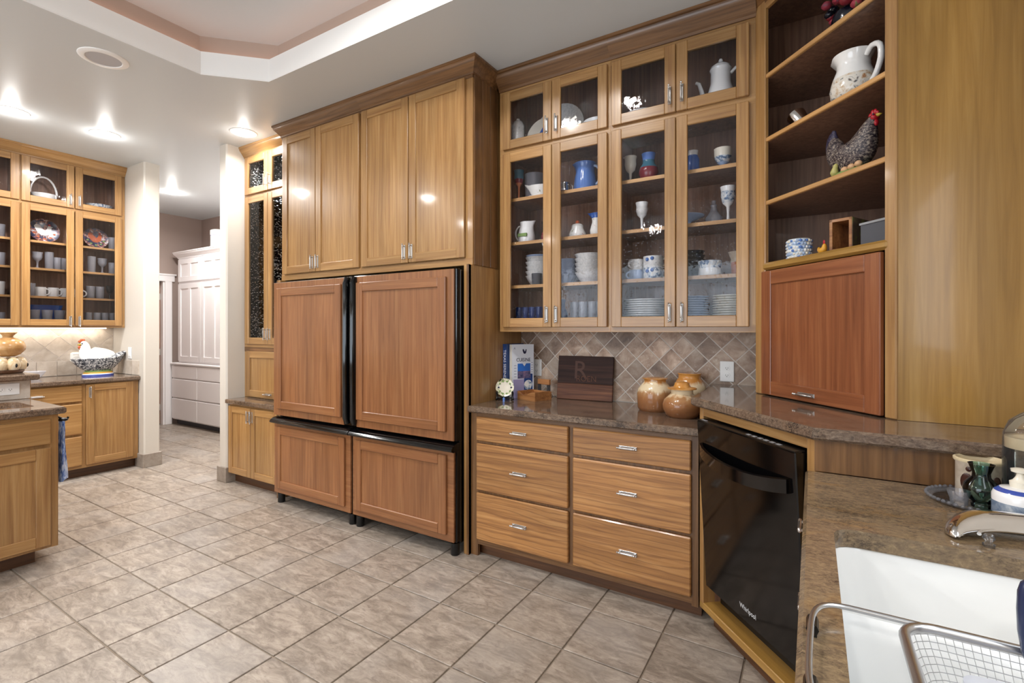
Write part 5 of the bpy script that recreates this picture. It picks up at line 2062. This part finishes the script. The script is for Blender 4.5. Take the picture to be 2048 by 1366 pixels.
# ------------------------------------------------------------------ low counter
CZ1 = 0.914
def jug(label, x, y, r, h, kind):
    t = thing('canister', label, 'canister', (x, y, CZ1))
    b = MB()
    if kind == 0:
        pr = [(0, 0), (r * 0.86, 0), (r * 0.95, 0.012), (r * 0.97, 0.020), (r * 0.99, 0.06), (r, h * 0.52), (r * 0.93, h * 0.66), (r * 0.72, h * 0.80), (r * 0.62, h * 0.86), (r * 0.60, h * 0.93), (r * 0.60, h * 0.97), (0, h * 0.97)]
        ms = ['stoneware'] * 5 + ['stoneware_light', 'stoneware_light', 'stoneware_light', 'stoneware_amber', 'stoneware_amber', 'stoneware_amber']
    elif kind == 1:
        pr = [(0, 0), (r * 0.72, 0), (r * 0.85, 0.012), (r * 0.98, h * 0.22), (r, h * 0.34), (r * 0.93, h * 0.48), (r * 0.70, h * 0.60), (r * 0.56, h * 0.66), (r * 0.56, h * 0.76), (r * 0.60, h * 0.80), (0, h * 0.80)]
        ms = ['stoneware'] * 5 + ['stoneware_light'] * 3 + ['stoneware_amber'] * 2
    else:
        pr = [(0, 0), (r * 0.72, 0), (r * 0.9, 0.03), (r, h * 0.48), (r * 0.95, h * 0.64), (r * 0.76, h * 0.82), (r * 0.66, h * 0.88), (r * 0.66, h * 0.96), (r * 0.70, h), (0, h)]
        ms = ['stoneware'] * 3 + ['stoneware_light'] * 2 + ['stoneware_amber'] * 4
    b.lathe(pr, 'pot_glaze', seg=36)
    b.build('body', t, smooth=40)
    b = MB()
    if kind == 0:
        b.lathe([(r * 0.60, h * 0.965), (r * 0.70, h * 0.965), (r * 0.70, h * 0.985), (r * 0.5, h * 1.0), (0, h * 1.01)], 'stoneware_amber', seg=30)
    elif kind == 1:
        b.lathe([(r * 0.56, h * 0.79), (r * 0.74, h * 0.80), (r * 0.74, h * 0.83), (r * 0.45, h * 0.86), (r * 0.40, h * 0.90), (r * 0.36, h * 0.98), (r * 0.15, h * 1.02), (0, h * 1.025)], 'stoneware_amber', seg=30)
    else:
        b.lathe([(r * 0.66, h * 0.995), (r * 0.72, h), (r * 0.70, h * 1.012), (0, h * 1.006)], 'stoneware_amber', seg=30)
    b.build('lid', t, smooth=40)


jug('brown stoneware canister with cream shoulder and flat amber lid', -0.772, 2.835, 0.101, 0.188, 0)
jug('squat brown stoneware canister with domed amber lid', -0.592, 2.700, 0.100, 0.185, 1)
jug('amber stoneware canister behind the squat one, against the tile', -0.600, 2.925, 0.092, 0.212, 2)

t = thing('cutting_board', 'dark walnut cutting board with carved lettering, leaning on the tile', 'cutting board', (-1.275, 2.975, CZ1 + 0.002), R(4))
t.rotation_euler = (R(-8), 0, R(4))
b = MB()
b.box(-0.190, 0.190, 0, 0.020, 0.105, 0.288, 'walnut_X', 0.003)
b.box(-0.190, 0.190, 0, 0.020, 0.0, 0.106, 'sapwood_X', 0.003)
b.build('board', t)
text('R', 0.17, 'engrave', t, (-0.030, -0.0008, 0.190), (R(90), 0, 0))
text('ROEN', 0.052, 'sapwood_X', t, (0.012, -0.0014, 0.138), (R(90), 0, 0))

# cookbooks
t = thing('cookbook', 'navy cookbook with white spine lettering against the wooden panel', 'book', (-1.772, 2.80, CZ1), 0)
b = MB()
b.box(-0.0155, -0.0125, 0, 0.225, 0, 0.365, 'cover_navy')
b.box(0.0125, 0.0155, 0, 0.225, 0, 0.365, 'cover_navy')
b.box(-0.0155, 0.0155, -0.002, 0.002, 0, 0.365, 'cover_navy', 0.001)
b.build('cover', t)
b = MB()
b.box(-0.0125, 0.0125, 0.002, 0.22, 0.004, 0.360, 'paper')
b.build('pages', t)
text('TEXAS SERENDIPITY', 0.026, 'letter_white', t, (0, -0.0026, 0.195), (R(90), R(90), 0), 'spine_title', sx=1.12)
BA = math.atan2(0.145, 0.085)
t = thing('cookbook', 'white cookbook with a rooster emblem and blue skyline cover', 'book', (-1.727, 2.815, CZ1), BA)
b = MB()
b.box(0, 0.172, 0.0, 0.003, 0, 0.362, 'cover_white')
b.box(0, 0.172, 0.026, 0.029, 0, 0.362, 'cover_white')
b.box(-0.002, 0.003, 0, 0.029, 0, 0.362, 'paper', 0.001)
b.build('cover', t)
b = MB()
b.box(0.003, 0.168, 0.003, 0.026, 0.004, 0.358, 'paper')
b.build('pages', t)
b = MB()
b.box(0.045, 0.145, -0.0006, 0.0, 0.130, 0.232, 'cover_sky')
b.box(0.045, 0.145, -0.0010, -0.0004, 0.130, 0.180, 'city_print')
b.add([(0.082, -0.0014, 0.233), (0.112, -0.0014, 0.233), (0.097, -0.0014, 0.212)], [(0, 1, 2)], 'cover_white')
b.box(0.012, 0.095, -0.0008, 0.0, 0.0, 0.125, 'cover_lilac')
b.box(0.095, 0.162, -0.0008, 0.0, 0.0, 0.160, 'cover_navy')
b.lathe([(0.033, 0), (0.033, 0.0006), (0, 0.0008)], 'blue_scroll', seg=20)
b.v = b.v[:-41] + [(x + 0.128, -0.001 - z, y + 0.085) for x, y, z in b.v[-41:]]
for k in range(5):
    b.box(0.018, 0.036, -0.0006, 0, 0.142 + 0.019 * k, 0.145 + 0.019 * k, 'print_grey')
    b.box(0.152, 0.164, -0.0006, 0, 0.170 + 0.016 * k, 0.173 + 0.016 * k, 'print_grey')
b.build('cover_print', t, smooth=0)
b = MB()
b.add([(0.100 + x * 0.024, -0.001, 0.312 + y * 0.030) for x, y in RO], [tuple(range(len(RO)))], 'ink')
b.build('rooster_emblem', t)
text('A', 0.022, 'print_grey', t, (0.022, -0.0006, 0.335), (R(90), 0, 0), 'title')
text('CUISINE', 0.034, 'ink', t, (0.090, -0.0006, 0.256), (R(90), 0, 0), 'title', sx=0.9)

# small plate on a black stand
t = thing('display_plate', 'little painted leaf plate on a black stand beside the cookbooks', 'plate', (-1.722, 2.722, CZ1), R(28))
b = MB()
b.lathe([(0, 0.004), (0.036, 0.003), (0.060, 0.012), (0.060, 0.015), (0.038, 0.006), (0, 0.008)], 'leaf_plate', seg=30, mats=['leaf_plate', 'leaf_plate', 'green_paint', 'leaf_plate', 'cream_ceramic'])
b.xf(Matrix.Translation((0, 0, 0.082)) @ Matrix.Rotation(R(76), 4, 'X'))
b.build('plate', t, smooth=50)
b = MB()
random.seed(2)
for k in range(10):
    a_ = 2 * math.pi * k / 10
    b.ball((0.042 * math.cos(a_), 0.042 * math.sin(a_), 0.009), (0.0075, 0.0065, 0.002), 'ink' if k % 5 == 0 else 'green_paint', 8, 4)
b.xf(Matrix.Translation((0, 0, 0.082)) @ Matrix.Rotation(R(76), 4, 'X'))
b.build('leaf_motifs', t)
b = MB()
for s in (-1, 1):
    b.tube(smoothpath([(s * 0.055, -0.03, 0.006), (s * 0.05, -0.018, 0.022), (s * 0.052, -0.022, 0.05), (s * 0.046, -0.024, 0.058)], 3), 0.007, 'black_satin', 8)
    b.tube([(s * 0.05, -0.02, 0.010), (s * 0.04, 0.05, 0.008)], 0.006, 'black_satin', 8)
b.tube([(-0.05, -0.014, 0.018), (0.05, -0.014, 0.018)], 0.006, 'black_satin', 8)
b.tube([(0, 0.035, 0.008), (0, 0.030, 0.09)], 0.005, 'black_satin', 8)
b.build('stand', t, smooth=60)
turned('glass_bead', 'tiny blue glass figure in front of the leaf plate', 'figurine', (-1.694, 2.664, CZ1), [(0, 0), (0.009, 0), (0.007, 0.008), (0.009, 0.016), (0.006, 0.024), (0, 0.027)], 'blue_glaze', seg=12)

# wooden tray with raised back bar
t = thing('wooden_tray', 'small scooped wooden tray with a raised back bar by the cookbooks', 'tray', (-1.575, 2.855, CZ1), R(-18))
b = MB()
zs = []
n = 10
for k in range(n + 1):
    x = -0.085 + 0.17 * k / n
    zs.append((x, 0.058 - 0.030 * math.exp(-((x + 0.02) / 0.045) ** 2)))
poly = [(-0.085, 0.0), (0.085, 0.0)] + zs[::-1]
b.extrude_y(poly, -0.075, -0.063, 'pine_X')
b.extrude_y([(-0.085, 0.0), (0.085, 0.0), (0.085, 0.052), (-0.085, 0.052)], 0.063, 0.075, 'pine_X')
b.box(-0.085, -0.073, -0.063, 0.063, 0, 0.055, 'pine_X')
b.box(0.073, 0.085, -0.063, 0.063, 0, 0.058, 'pine_X')
b.box(-0.073, 0.073, -0.063, 0.063, 0, 0.030, 'pine_X')
b.build('tray', t)
b = MB()
b.box(-0.055, 0.055, 0.080, 0.100, 0.092, 0.128, 'pine_X', 0.003)
b.build('back_bar', t)
for x0 in (-0.050, 0.038):
    b = MB()
    b.box(x0, x0 + 0.012, 0.078, 0.10, 0.0, 0.093, 'clear_glass')
    b.build('bar_post', t)

# ------------------------------------------------------------------ things by the sink
t = thing('glass_tray', 'round pressed glass tray on the granite behind the sink', 'tray', (0.385, 1.772, CZ1))
b = MB()
b.lathe([(0, 0.0), (0.100, 0.0), (0.116, 0.008), (0.117, 0.012), (0.100, 0.004), (0, 0.004)], 'clear_glass', seg=40, mats=['clear_glass', 'pressed_glass', 'pressed_glass', 'pressed_glass', 'clear_glass'])
b.build('dish', t, smooth=50)
b = MB()
for k in range(48):
    a_ = 2 * math.pi * k / 48
    b.ball((0.113 * math.cos(a_), 0.113 * math.sin(a_), 0.011), 0.005, 'pressed_glass', 6, 4)
o = b.build('beaded_rim', t, smooth=60)
TZ = CZ1 + 0.0045
t = thing('crock', 'cream pottery crock with brown oval cut-outs on the glass tray', 'crock', (0.391, 1.817, TZ))
b = MB()
b.lathe([(0, 0), (0.048, 0), (0.050, 0.004), (0.050, 0.094), (0.055, 0.100), (0.055, 0.106), (0.050, 0.108), (0.046, 0.104), (0.044, 0.094), (0.044, 0.02), (0, 0.01)], 'crock_glaze', seg=32, mats=['crock_glaze'] * 4 + ['wax_cream'] * 6)
b.build('body', t, smooth=40)
for a_, z_, ry, rz_ in ((-132, 0.046, 0.016, 0.025), (-128, 0.082, 0.007, 0.007), (-60, 0.05, 0.012, 0.02)):
    b = MB()
    a2 = R(a_)
    b.ball((0, 0, 0), (ry, 0.003, rz_), 'brown_spot', 14, 8)
    b.build('spot', t, (0.0495 * math.cos(a2), 0.0495 * math.sin(a2), z_), (0, 0, a2 + R(90)))
turned('bud_vase', 'dark green glass bud vase on the glass tray', 'vase', (0.374, 1.722, TZ), [(0, 0), (0.020, 0), (0.021, 0.008), (0.018, 0.012), (0.033, 0.026), (0.037, 0.044), (0.034, 0.060), (0.019, 0.078), (0.018, 0.088), (0.025, 0.108), (0.027, 0.112), (0.024, 0.112), (0.015, 0.086), (0.028, 0.05), (0, 0.02)], 'green_glass', seg=28)
turned('votive_cup', 'small clear ribbed votive cup on the glass tray', 'candle holder', (0.330, 1.722, TZ), [(0, 0), (0.018, 0), (0.019, 0.014), (0.024, 0.030), (0.024, 0.036), (0.020, 0.036), (0.016, 0.012), (0, 0.010)], 'pressed_glass', seg=18)
t = thing('soap_dispenser', 'white ceramic soap dispenser with blue band and swirls', 'soap dispenser', (0.424, 1.636, CZ1), 0)
b = MB()
b.lathe([(0, 0), (0.046, 0), (0.050, 0.006), (0.050, 0.016), (0.050, 0.052), (0.050, 0.066), (0.046, 0.076), (0.036, 0.084), (0.018, 0.087), (0, 0.087)], 'soap_white', seg=32, mats=['soap_white', 'soap_white', 'soap_white', 'soap_pattern', 'soap_white', 'soap_white', 'ribbon_blue', 'soap_white', 'soap_white'])
b.build('body', t, smooth=40)
b = MB()
b.lathe([(0.018, 0.086), (0.019, 0.100), (0.013, 0.104), (0.008, 0.112), (0.006, 0.120), (0.016, 0.124), (0.017, 0.130), (0.008, 0.133), (0, 0.133)], 'cream_ceramic', seg=20)
b.tube([(0, 0, 0.127), (0.02, -0.015, 0.127), (0.034, -0.026, 0.122)], 0.005, 'cream_ceramic', 8)
b.build('pump', t, smooth=50)
t = thing('glass_bottle', 'large clear glass bottle with a pale band behind the soap dispenser', 'bottle', (0.482, 1.738, CZ1 + 0.0165))
b = MB()
b.lathe([(0, 0), (0.060, 0), (0.064, 0.006), (0.064, 0.150), (0.063, 0.185), (0.052, 0.215), (0.030, 0.235), (0.018, 0.242), (0.018, 0.262), (0.016, 0.262)], 'clear_glass', seg=32)
b.build('body', t, smooth=50)
b = MB()
b.lathe([(0, 0.006), (0.058, 0.006), (0.060, 0.012), (0.060, 0.148), (0.060, 0.176), (0, 0.176)], 'water_glass', seg=28, mats=['water_glass'] * 3 + ['wax_cream', 'wax_cream'])
b.build('filling', t, smooth=50)
b = MB()
b.lathe([(0, 0.245), (0.020, 0.245), (0.022, 0.30), (0.018, 0.306), (0, 0.306)], 'brown_spot', seg=18)
b.build('stopper', t, smooth=50)

# polished steel arched rest and small glass stopper
t = thing('spoon_rest', 'arched polished steel rest curving over the granite beside the sink', 'spoon rest', (0.408, 1.438, CZ1), R(4))
b = MB()
vs, fs = [], []
nu, nv = 26, 12
for i in range(nu + 1):
    u = i / nu
    th = R(178 - 172 * u)
    r_ = 0.004 + 0.038 * min(1.0, (u / 0.30)) ** 0.7
    for sh in (0.0, 0.0022):
        for k in range(nv + 1):
            ph = R(-8 + 168 * k / nv)
            rr = r_ - sh
            rad = rr * math.cos(ph)
            vs.append(((0.135 + rad) * math.cos(th), (0.098 + rad) * math.sin(th) + 0.004, 0.006 + rr * math.sin(ph) * 1.05))
w2 = 2 * (nv + 1)
for i in range(nu):
    for k in range(nv):
        a0, c0 = i * w2 + k, (i + 1) * w2 + k
        fs.append((a0, c0, c0 + 1, a0 + 1))
        a1, c1 = a0 + nv + 1, c0 + nv + 1
        fs.append((a1, a1 + 1, c1 + 1, c1))
    for k in (0, nv):
        a0, c0 = i * w2 + k, (i + 1) * w2 + k
        fs.append((a0, a0 + nv + 1, c0 + nv + 1, c0))
for i in (0, nu):
    for k in range(nv):
        a0 = i * w2 + k
        fs.append((a0, a0 + 1, a0 + nv + 2, a0 + nv + 1))
b.add(vs, fs, 'steel')
b.build('arch', t, smooth=60)
b = MB()
b.tube([((0.098) * math.cos(R(170 - 150 * k / 16)), (0.062) * math.sin(R(170 - 150 * k / 16)) + 0.004, 0.019) for k in range(17)], 0.004, 'steel', 8)
b.build('rolled_edge', t, smooth=60)
turned('glass_stopper', 'tiny clear glass stopper on the granite in front of the steel dish', 'stopper', (0.322, 1.428, CZ1), [(0, 0), (0.010, 0), (0.011, 0.006), (0.005, 0.010), (0.011, 0.018), (0.008, 0.026), (0, 0.028)], 'clear_glass', seg=14)

# wire basket hung over the sink
t = thing('sink_basket', 'wire mesh sink basket with long rod handles resting on the granite', 'basket', (0.262, 0.775, 0.0))
hx, hy, rd = 0.147, 0.178, 0.045


def rrect(hx, hy, rd, z, n=6):
    p = []
    for cx_, cy_, a0 in ((hx - rd, hy - rd, 0), (-hx + rd, hy - rd, 90), (-hx + rd, -hy + rd, 180), (hx - rd, -hy + rd, 270)):
        for k in range(n + 1):
            a_ = R(a0 + 90.0 * k / n)
            p.append((cx_ + rd * math.cos(a_), cy_ + rd * math.sin(a_), z))
    return p


b = MB()
b.tube(rrect(hx, hy, rd, 0.932), 0.0075, 'steel_wire', 8, True)
b.build('rim', t, smooth=60)


def along(pts, step):
    out, P = [], [Vector(p) for p in pts] + [Vector(pts[0])]
    carry = 0.0
    for a_, c_ in zip(P[:-1], P[1:]):
        L = (c_ - a_).length
        d = carry
        while d < L:
            out.append(tuple(a_ + (c_ - a_) * (d / L)))
            d += step
        carry = d - L
    return out


b = MB()
levels = [(0.0, 0.928), (0.006, 0.905), (0.014, 0.880), (0.022, 0.855), (0.034, 0.838)]
N_ = 124
loops = []
for e, z in levels:
    q = along(rrect(hx - e, hy - e, rd, z), 0.0001 + (2 * (hx + hy - 2 * e) * 2 - (8 - 2 * math.pi) * rd) / N_)
    loops.append(q[:N_])
nn = min(len(l_) for l_ in loops)
for k in range(nn):
    b.tube([l_[k] for l_ in loops], 0.0006, 'steel_wire', 3)
for z in [0.924 - 0.0085 * k for k in range(10)]:
    e = 0.034 * ((0.928 - z) / 0.09) ** 1.1
    b.tube(rrect(hx - e, hy - e, rd, z, 4), 0.0006, 'steel_wire', 3, True)
bx, by = hx - 0.034, hy - 0.034
k = -bx + 0.006
while k < bx:
    b.tube([(k, -by, 0.838), (k, by, 0.838)], 0.0006, 'steel_wire', 3)
    k += 0.0085
k = -by + 0.006
while k < by:
    b.tube([(-bx, k, 0.838), (bx, k, 0.838)], 0.0006, 'steel_wire', 3)
    k += 0.0085
o = b.build('wire_mesh', t, smooth=0)
o['kind'] = 'stuff'
b = MB()
hp = [(-0.100, 0.176, 0.934), (-0.180, 0.176, 0.934), (-0.225, 0.174, 0.934), (-0.248, 0.160, 0.934), (-0.260, 0.130, 0.934), (-0.264, 0.08, 0.934), (-0.266, -0.02, 0.934), (-0.262, -0.07, 0.934), (-0.250, -0.105, 0.934), (-0.22, -0.125, 0.934), (-0.17, -0.13, 0.934), (-0.12, -0.13, 0.934)]
b.tube(smoothpath(hp, 3), 0.0045, 'steel_wire', 8)
b.build('rod_handle', t, smooth=60)
b = MB()
hp2 = [(-p[0], p[1], p[2]) for p in hp]
b.tube(smoothpath(hp2, 3), 0.0045, 'steel_wire', 8)
b.build('rod_handle', t, smooth=60)
for x, y in ((-0.262, 0.105), (-0.264, -0.05), (0.262, 0.105), (0.264, -0.05)):
    b = MB()
    b.tube([(x, y - 0.016, 0.928), (x, y + 0.016, 0.928)], 0.0085, 'black_satin', 8)
    b.box(x - 0.006, x + 0.006, y - 0.010, y + 0.010, 0.9145, 0.925, 'black_satin')
    b.build('rubber_foot', t)
# cloudy plastic tub in the basket
for c_ in t.children:
    c_.location.z -= 0.838
t.location.z = 0.838
t = thing('plastic_tub', 'cloudy plastic tub lying in the wire basket', 'container', (0.250, 0.838, 0.8395), R(4))
b = MB()
L = [rrect(0.060, 0.050, 0.02, 0.0), rrect(0.070, 0.058, 0.022, 0.062), rrect(0.075, 0.063, 0.022, 0.064), rrect(0.075, 0.063, 0.022, 0.070), rrect(0.066, 0.054, 0.02, 0.066), rrect(0.056, 0.046, 0.018, 0.004)]
n = len(L[0])
vs = [p for l_ in L for p in l_]
fs = [(q * n + i, q * n + (i + 1) % n, (q + 1) * n + (i + 1) % n, (q + 1) * n + i) for q in range(len(L) - 1) for i in range(n)]
fs += [tuple(range(n))[::-1], tuple((len(L) - 1) * n + i for i in range(n))]
b.add(vs, fs, 'cloudy_plastic')
b.build('tub', t, smooth=50)
# dish brush
t = thing('dish_brush', 'dark blue plastic dish brush standing in the wire basket by the sink', 'brush', (0.284, 0.928, 0.8395), 0)
b = MB()
L = [rrect(0.036, 0.010, 0.009, 0.083), rrect(0.042, 0.013, 0.012, 0.10), rrect(0.046, 0.014, 0.013, 0.13), rrect(0.047, 0.014, 0.013, 0.16), rrect(0.046, 0.0135, 0.0125, 0.184), rrect(0.043, 0.012, 0.011, 0.196), rrect(0.036, 0.009, 0.008, 0.203), rrect(0.024, 0.005, 0.004, 0.206)]
n = len(L[0])
vs = [p for l_ in L for p in l_]
fs = [(q * n + i, q * n + (i + 1) % n, (q + 1) * n + (i + 1) % n, (q + 1) * n + i) for q in range(len(L) - 1) for i in range(n)]
fs += [tuple(range(n))[::-1], tuple((len(L) - 1) * n + i for i in range(n))]
b.add(vs, fs, 'blue_plastic')
b.build('handle', t, smooth=50)
b = MB()
b.box(-0.030, 0.030, -0.010, 0.010, 0.05, 0.087, 'grey_plastic', 0.004)
b.build('neck', t)
b = MB()
b.box(-0.028, 0.028, -0.012, 0.012, 0.0, 0.052, 'slate', 0.003)
b.build('bristles', t)

# ------------------------------------------------------------------ left counter and island
t = thing('hen_tureen', 'white and black speckled hen tureen on a yellow and blue base', 'tureen', (-6.10, 2.020, CZ1), R(95))
b = MB()
b.lathe([(0, 0), (0.130, 0), (0.132, 0.018), (0.120, 0.026), (0.118, 0.040), (0.10, 0.055), (0, 0.055)], 'ribbon_blue', seg=30, mats=['ribbon_blue', 'ribbon_blue', 'porcelain', 'yellow_paint', 'green_paint', 'green_paint'], deform=lambda x, y, z: (x, y * 0.62, z))
b.build('base', t, smooth=50)


def hull(x, y, z):
    k = (z - 0.05) / 0.13
    s = max(0.0, x)
    up = 0.075 * (s / 0.2) ** 2 * k
    return (x * (1 + 0.10 * k) + (0.03 * k if x > 0 else 0), y * 0.60 * (1 - 0.35 * (s / 0.22) ** 2), z + up)


b = MB()
b.lathe([(0, 0.045), (0.09, 0.048), (0.135, 0.075), (0.175, 0.12), (0.20, 0.175), (0.193, 0.178), (0, 0.178)], 'hen_dots', seg=34, deform=hull)
b.build('bowl', t, smooth=60)
q = smoothpath([(0.13, 0, 0.205, 0.035), (0.06, 0, 0.20, 0.072), (-0.03, 0, 0.195, 0.092), (-0.085, 0, 0.215, 0.075), (-0.105, 0, 0.255, 0.050), (-0.108, 0, 0.295, 0.040), (-0.122, 0, 0.322, 0.032), (-0.140, 0, 0.328, 0.016)], 4)
bird(t, [p[:3] for p in q], [p[3] for p in q], 'porcelain', 0.9, 'lid', 18)
b = MB()
b.lathe([(0.012, 0), (0.009, 0.012), (0, 0.03)], 'beak', seg=10)
b.xf(Matrix.Translation((-0.142, 0, 0.316)) @ Matrix.Rotation(R(-100), 4, 'Y'))
b.build('beak', t)
b = MB()
for x, z, r_ in ((-0.150, 0.345, 0.013), (-0.135, 0.355, 0.014), (-0.118, 0.356, 0.013), (-0.148, 0.288, 0.017), (-0.140, 0.272, 0.016)):
    b.ball((x, 0, z), (r_, r_ * 0.6, r_), 'rust_paint', 8, 6)
b.build('comb', t, smooth=60)
for s in (-1, 1):
    b = MB()
    b.ball((-0.140, s * 0.026, 0.325), 0.006, 'ink', 8, 6)
    b.build('eye', t)
turned('glass_bowl', 'clear glass bowl on the left wall counter behind the island bar', 'bowl', (-6.20, 1.555, CZ1), bowl_prof(0.10, 0.07), 'crystal')

# terracotta jug on a ring of small pots, on the island bar
t = thing('pottery_jug', 'tan round-bellied pottery jug with flared neck on the island bar', 'jug', (-4.70, 1.060, 1.192), 0)
b = MB()
b.lathe([(0, 0), (0.035, 0), (0.06, 0.014), (0.086, 0.045), (0.090, 0.065), (0.078, 0.100), (0.045, 0.122), (0.026, 0.130), (0.026, 0.142), (0.046, 0.164), (0.044, 0.166), (0.02, 0.140), (0, 0.12)], 'terracotta_pot', seg=32)
b.build('body', t, smooth=50)
b = MB()
b.tube([(-0.06, 0.0, 0.100), (-0.085, 0.0, 0.128), (-0.098, 0.0, 0.146)], [0.014, 0.010, 0.009], 'terracotta_pot', 8)
b.build('spout', t, smooth=60)
t = thing('pot_stand', 'ring of small white round pots with dark holes under the jug', 'stand', (-4.70, 1.060, 1.103))
for k in range(7):
    a_ = 2 * math.pi * k / 7 + 0.2
    b = MB()
    b.lathe([(0, 0), (0.026, 0), (0.036, 0.024), (0.036, 0.046), (0.024, 0.074), (0, 0.088)], 'stoneware_light', seg=16)
    pt = b.build('pot', t, (0.062 * math.cos(a_), 0.062 * math.sin(a_), 0), smooth=60)
    b = MB()
    b.ball((0.034 * math.cos(a_), 0.034 * math.sin(a_), 0.030), (0.007, 0.007, 0.014), 'black_matte', 8, 6)
    b.build('hole', pt)
b = MB()
b.lathe([(0, 0), (0.12, 0), (0.13, 0.012), (0.13, 0.022), (0.12, 0.018), (0, 0.018)], 'toe_X', seg=30)
o = b.build('wooden_tray', None, (-4.70, 1.010, 1.0805), smooth=50)
tag(o, 'round dark wooden tray on the island bar under the jug', 'tray')

# towel on a black hook at the island end
t = thing('dish_towel', 'blue and white dish towel hanging from a black hook on the island end', 'towel', (-3.915, 1.089, 0.83))
b = MB()
b.box(-0.010, 0.010, -0.003, 0.004, -0.01, 0.035, 'black_satin', 0.002)
b.tube(smoothpath([(0, 0.004, 0.02), (0, 0.028, 0.004), (0, 0.050, -0.006), (0, 0.060, 0.010)], 3), 0.006, 'black_satin', 8)
b.ball((0, 0.035, -0.004), (0.022, 0.026, 0.012), 'black_satin', 10, 6)
b.build('hook', t, smooth=60)
b = MB()
rows = []
vs, fs = [], []
nz, nu = 16, 12
for i in range(nz + 1):
    tt = i / nz
    z = -0.008 - 0.36 * tt
    w = 0.016 + 0.030 * tt ** 0.6
    for k in range(nu):
        a_ = 2 * math.pi * k / nu
        f_ = 1 + 0.25 * math.sin(3 * a_ + 5 * tt) + 0.08 * math.sin(7 * a_)
        vs.append((w * f_ * math.cos(a_), 0.030 + 0.018 * f_ * math.sin(a_) * (0.7 + 0.3 * tt), z + 0.01 * math.sin(2 * a_) * tt))
for i in range(nz):
    for k in range(nu):
        l_ = (k + 1) % nu
        fs.append((i * nu + k, (i + 1) * nu + k, (i + 1) * nu + l_, i * nu + l_))
fs += [tuple(range(nu)), tuple(nz * nu + k for k in range(nu))[::-1]]
b.add(vs, fs, 'towel_cloth')
b.build('cloth', t, smooth=70)

# ------------------------------------------------------------------ white pantry cabinet in the passage
t = thing('pantry_cabinet', 'tall white pantry cabinet with drawers below and panelled doors above', 'cabinet', (-7.93, 3.50, 0))
b = MB()
b.box(0, 2.6, 0.0, 0.41, 0.08, 0.868, 'white_paint', 0.003)
b.box(0.0, 2.6, 0.06, 0.40, 0.0, 0.08, 'slate')
b.box(0.13, 2.6, 0.02, 0.41, 0.895, 2.40, 'white_paint', 0.003)
b.build('case', t)
b = MB()
b.box(-0.015, 2.6, -0.03, 0.41, 0.868, 0.897, 'white_paint', 0.008)
b.build('ledge', t)
b = MB()
b.sweep([(0.13, 0.40), (0.13, 0.02), (2.6, 0.02)], [(o_, 2.39 + z_) for o_, z_ in CROWN], 'white_paint')
b.build('crown_molding', t)
for x0, x1 in ((0.015, 0.715), (0.725, 1.425), (1.435, 2.135)):
    for z0, z1 in ((0.095, 0.385), (0.400, 0.665), (0.680, 0.855)):
        b = MB()
        b.box(x0, x1, -0.02, 0.0, z0, z1, 'white_paint', 0.006)
        b.build('drawer', t)
for x0, x1 in ((0.155, 0.775), (0.787, 1.407), (1.419, 2.039)):
    for z0, z1 in ((0.925, 2.025), (2.055, 2.375)):
        b = MB()
        s = 0.07
        xm = (x0 + x1) / 2
        for q in ((x0, x0 + s, z0, z1), (x1 - s, x1, z0, z1), (xm - s / 2, xm + s / 2, z0 + s, z1 - s), (x0 + s, x1 - s, z0, z0 + s), (x0 + s, x1 - s, z1 - s, z1)):
            b.box(q[0], q[1], 0.0, 0.02, q[2], q[3], 'white_paint', 0.002)
        b.box(x0 + s, x1 - s, 0.010, 0.0195, z0 + s, z1 - s, 'white_paint')
        b.build('door', t)
t = thing('canister', 'white canister with blue lines on top of the pantry cabinet', 'canister', (-7.06, 3.70, 2.4825))
b = MB()
b.lathe([(0, 0), (0.105, 0), (0.108, 0.01), (0.108, 0.19), (0.110, 0.195), (0.110, 0.21), (0.112, 0.215), (0.112, 0.265), (0.10, 0.275), (0, 0.277)], 'porcelain', seg=28, mats=['porcelain'] * 3 + ['ribbon_blue'] + ['porcelain'] * 5)
b.build('body', t, smooth=40)
loop_handle(t, 0.10, 0.12, 0.24, 0.06, 'porcelain', 0.01, 0.0)
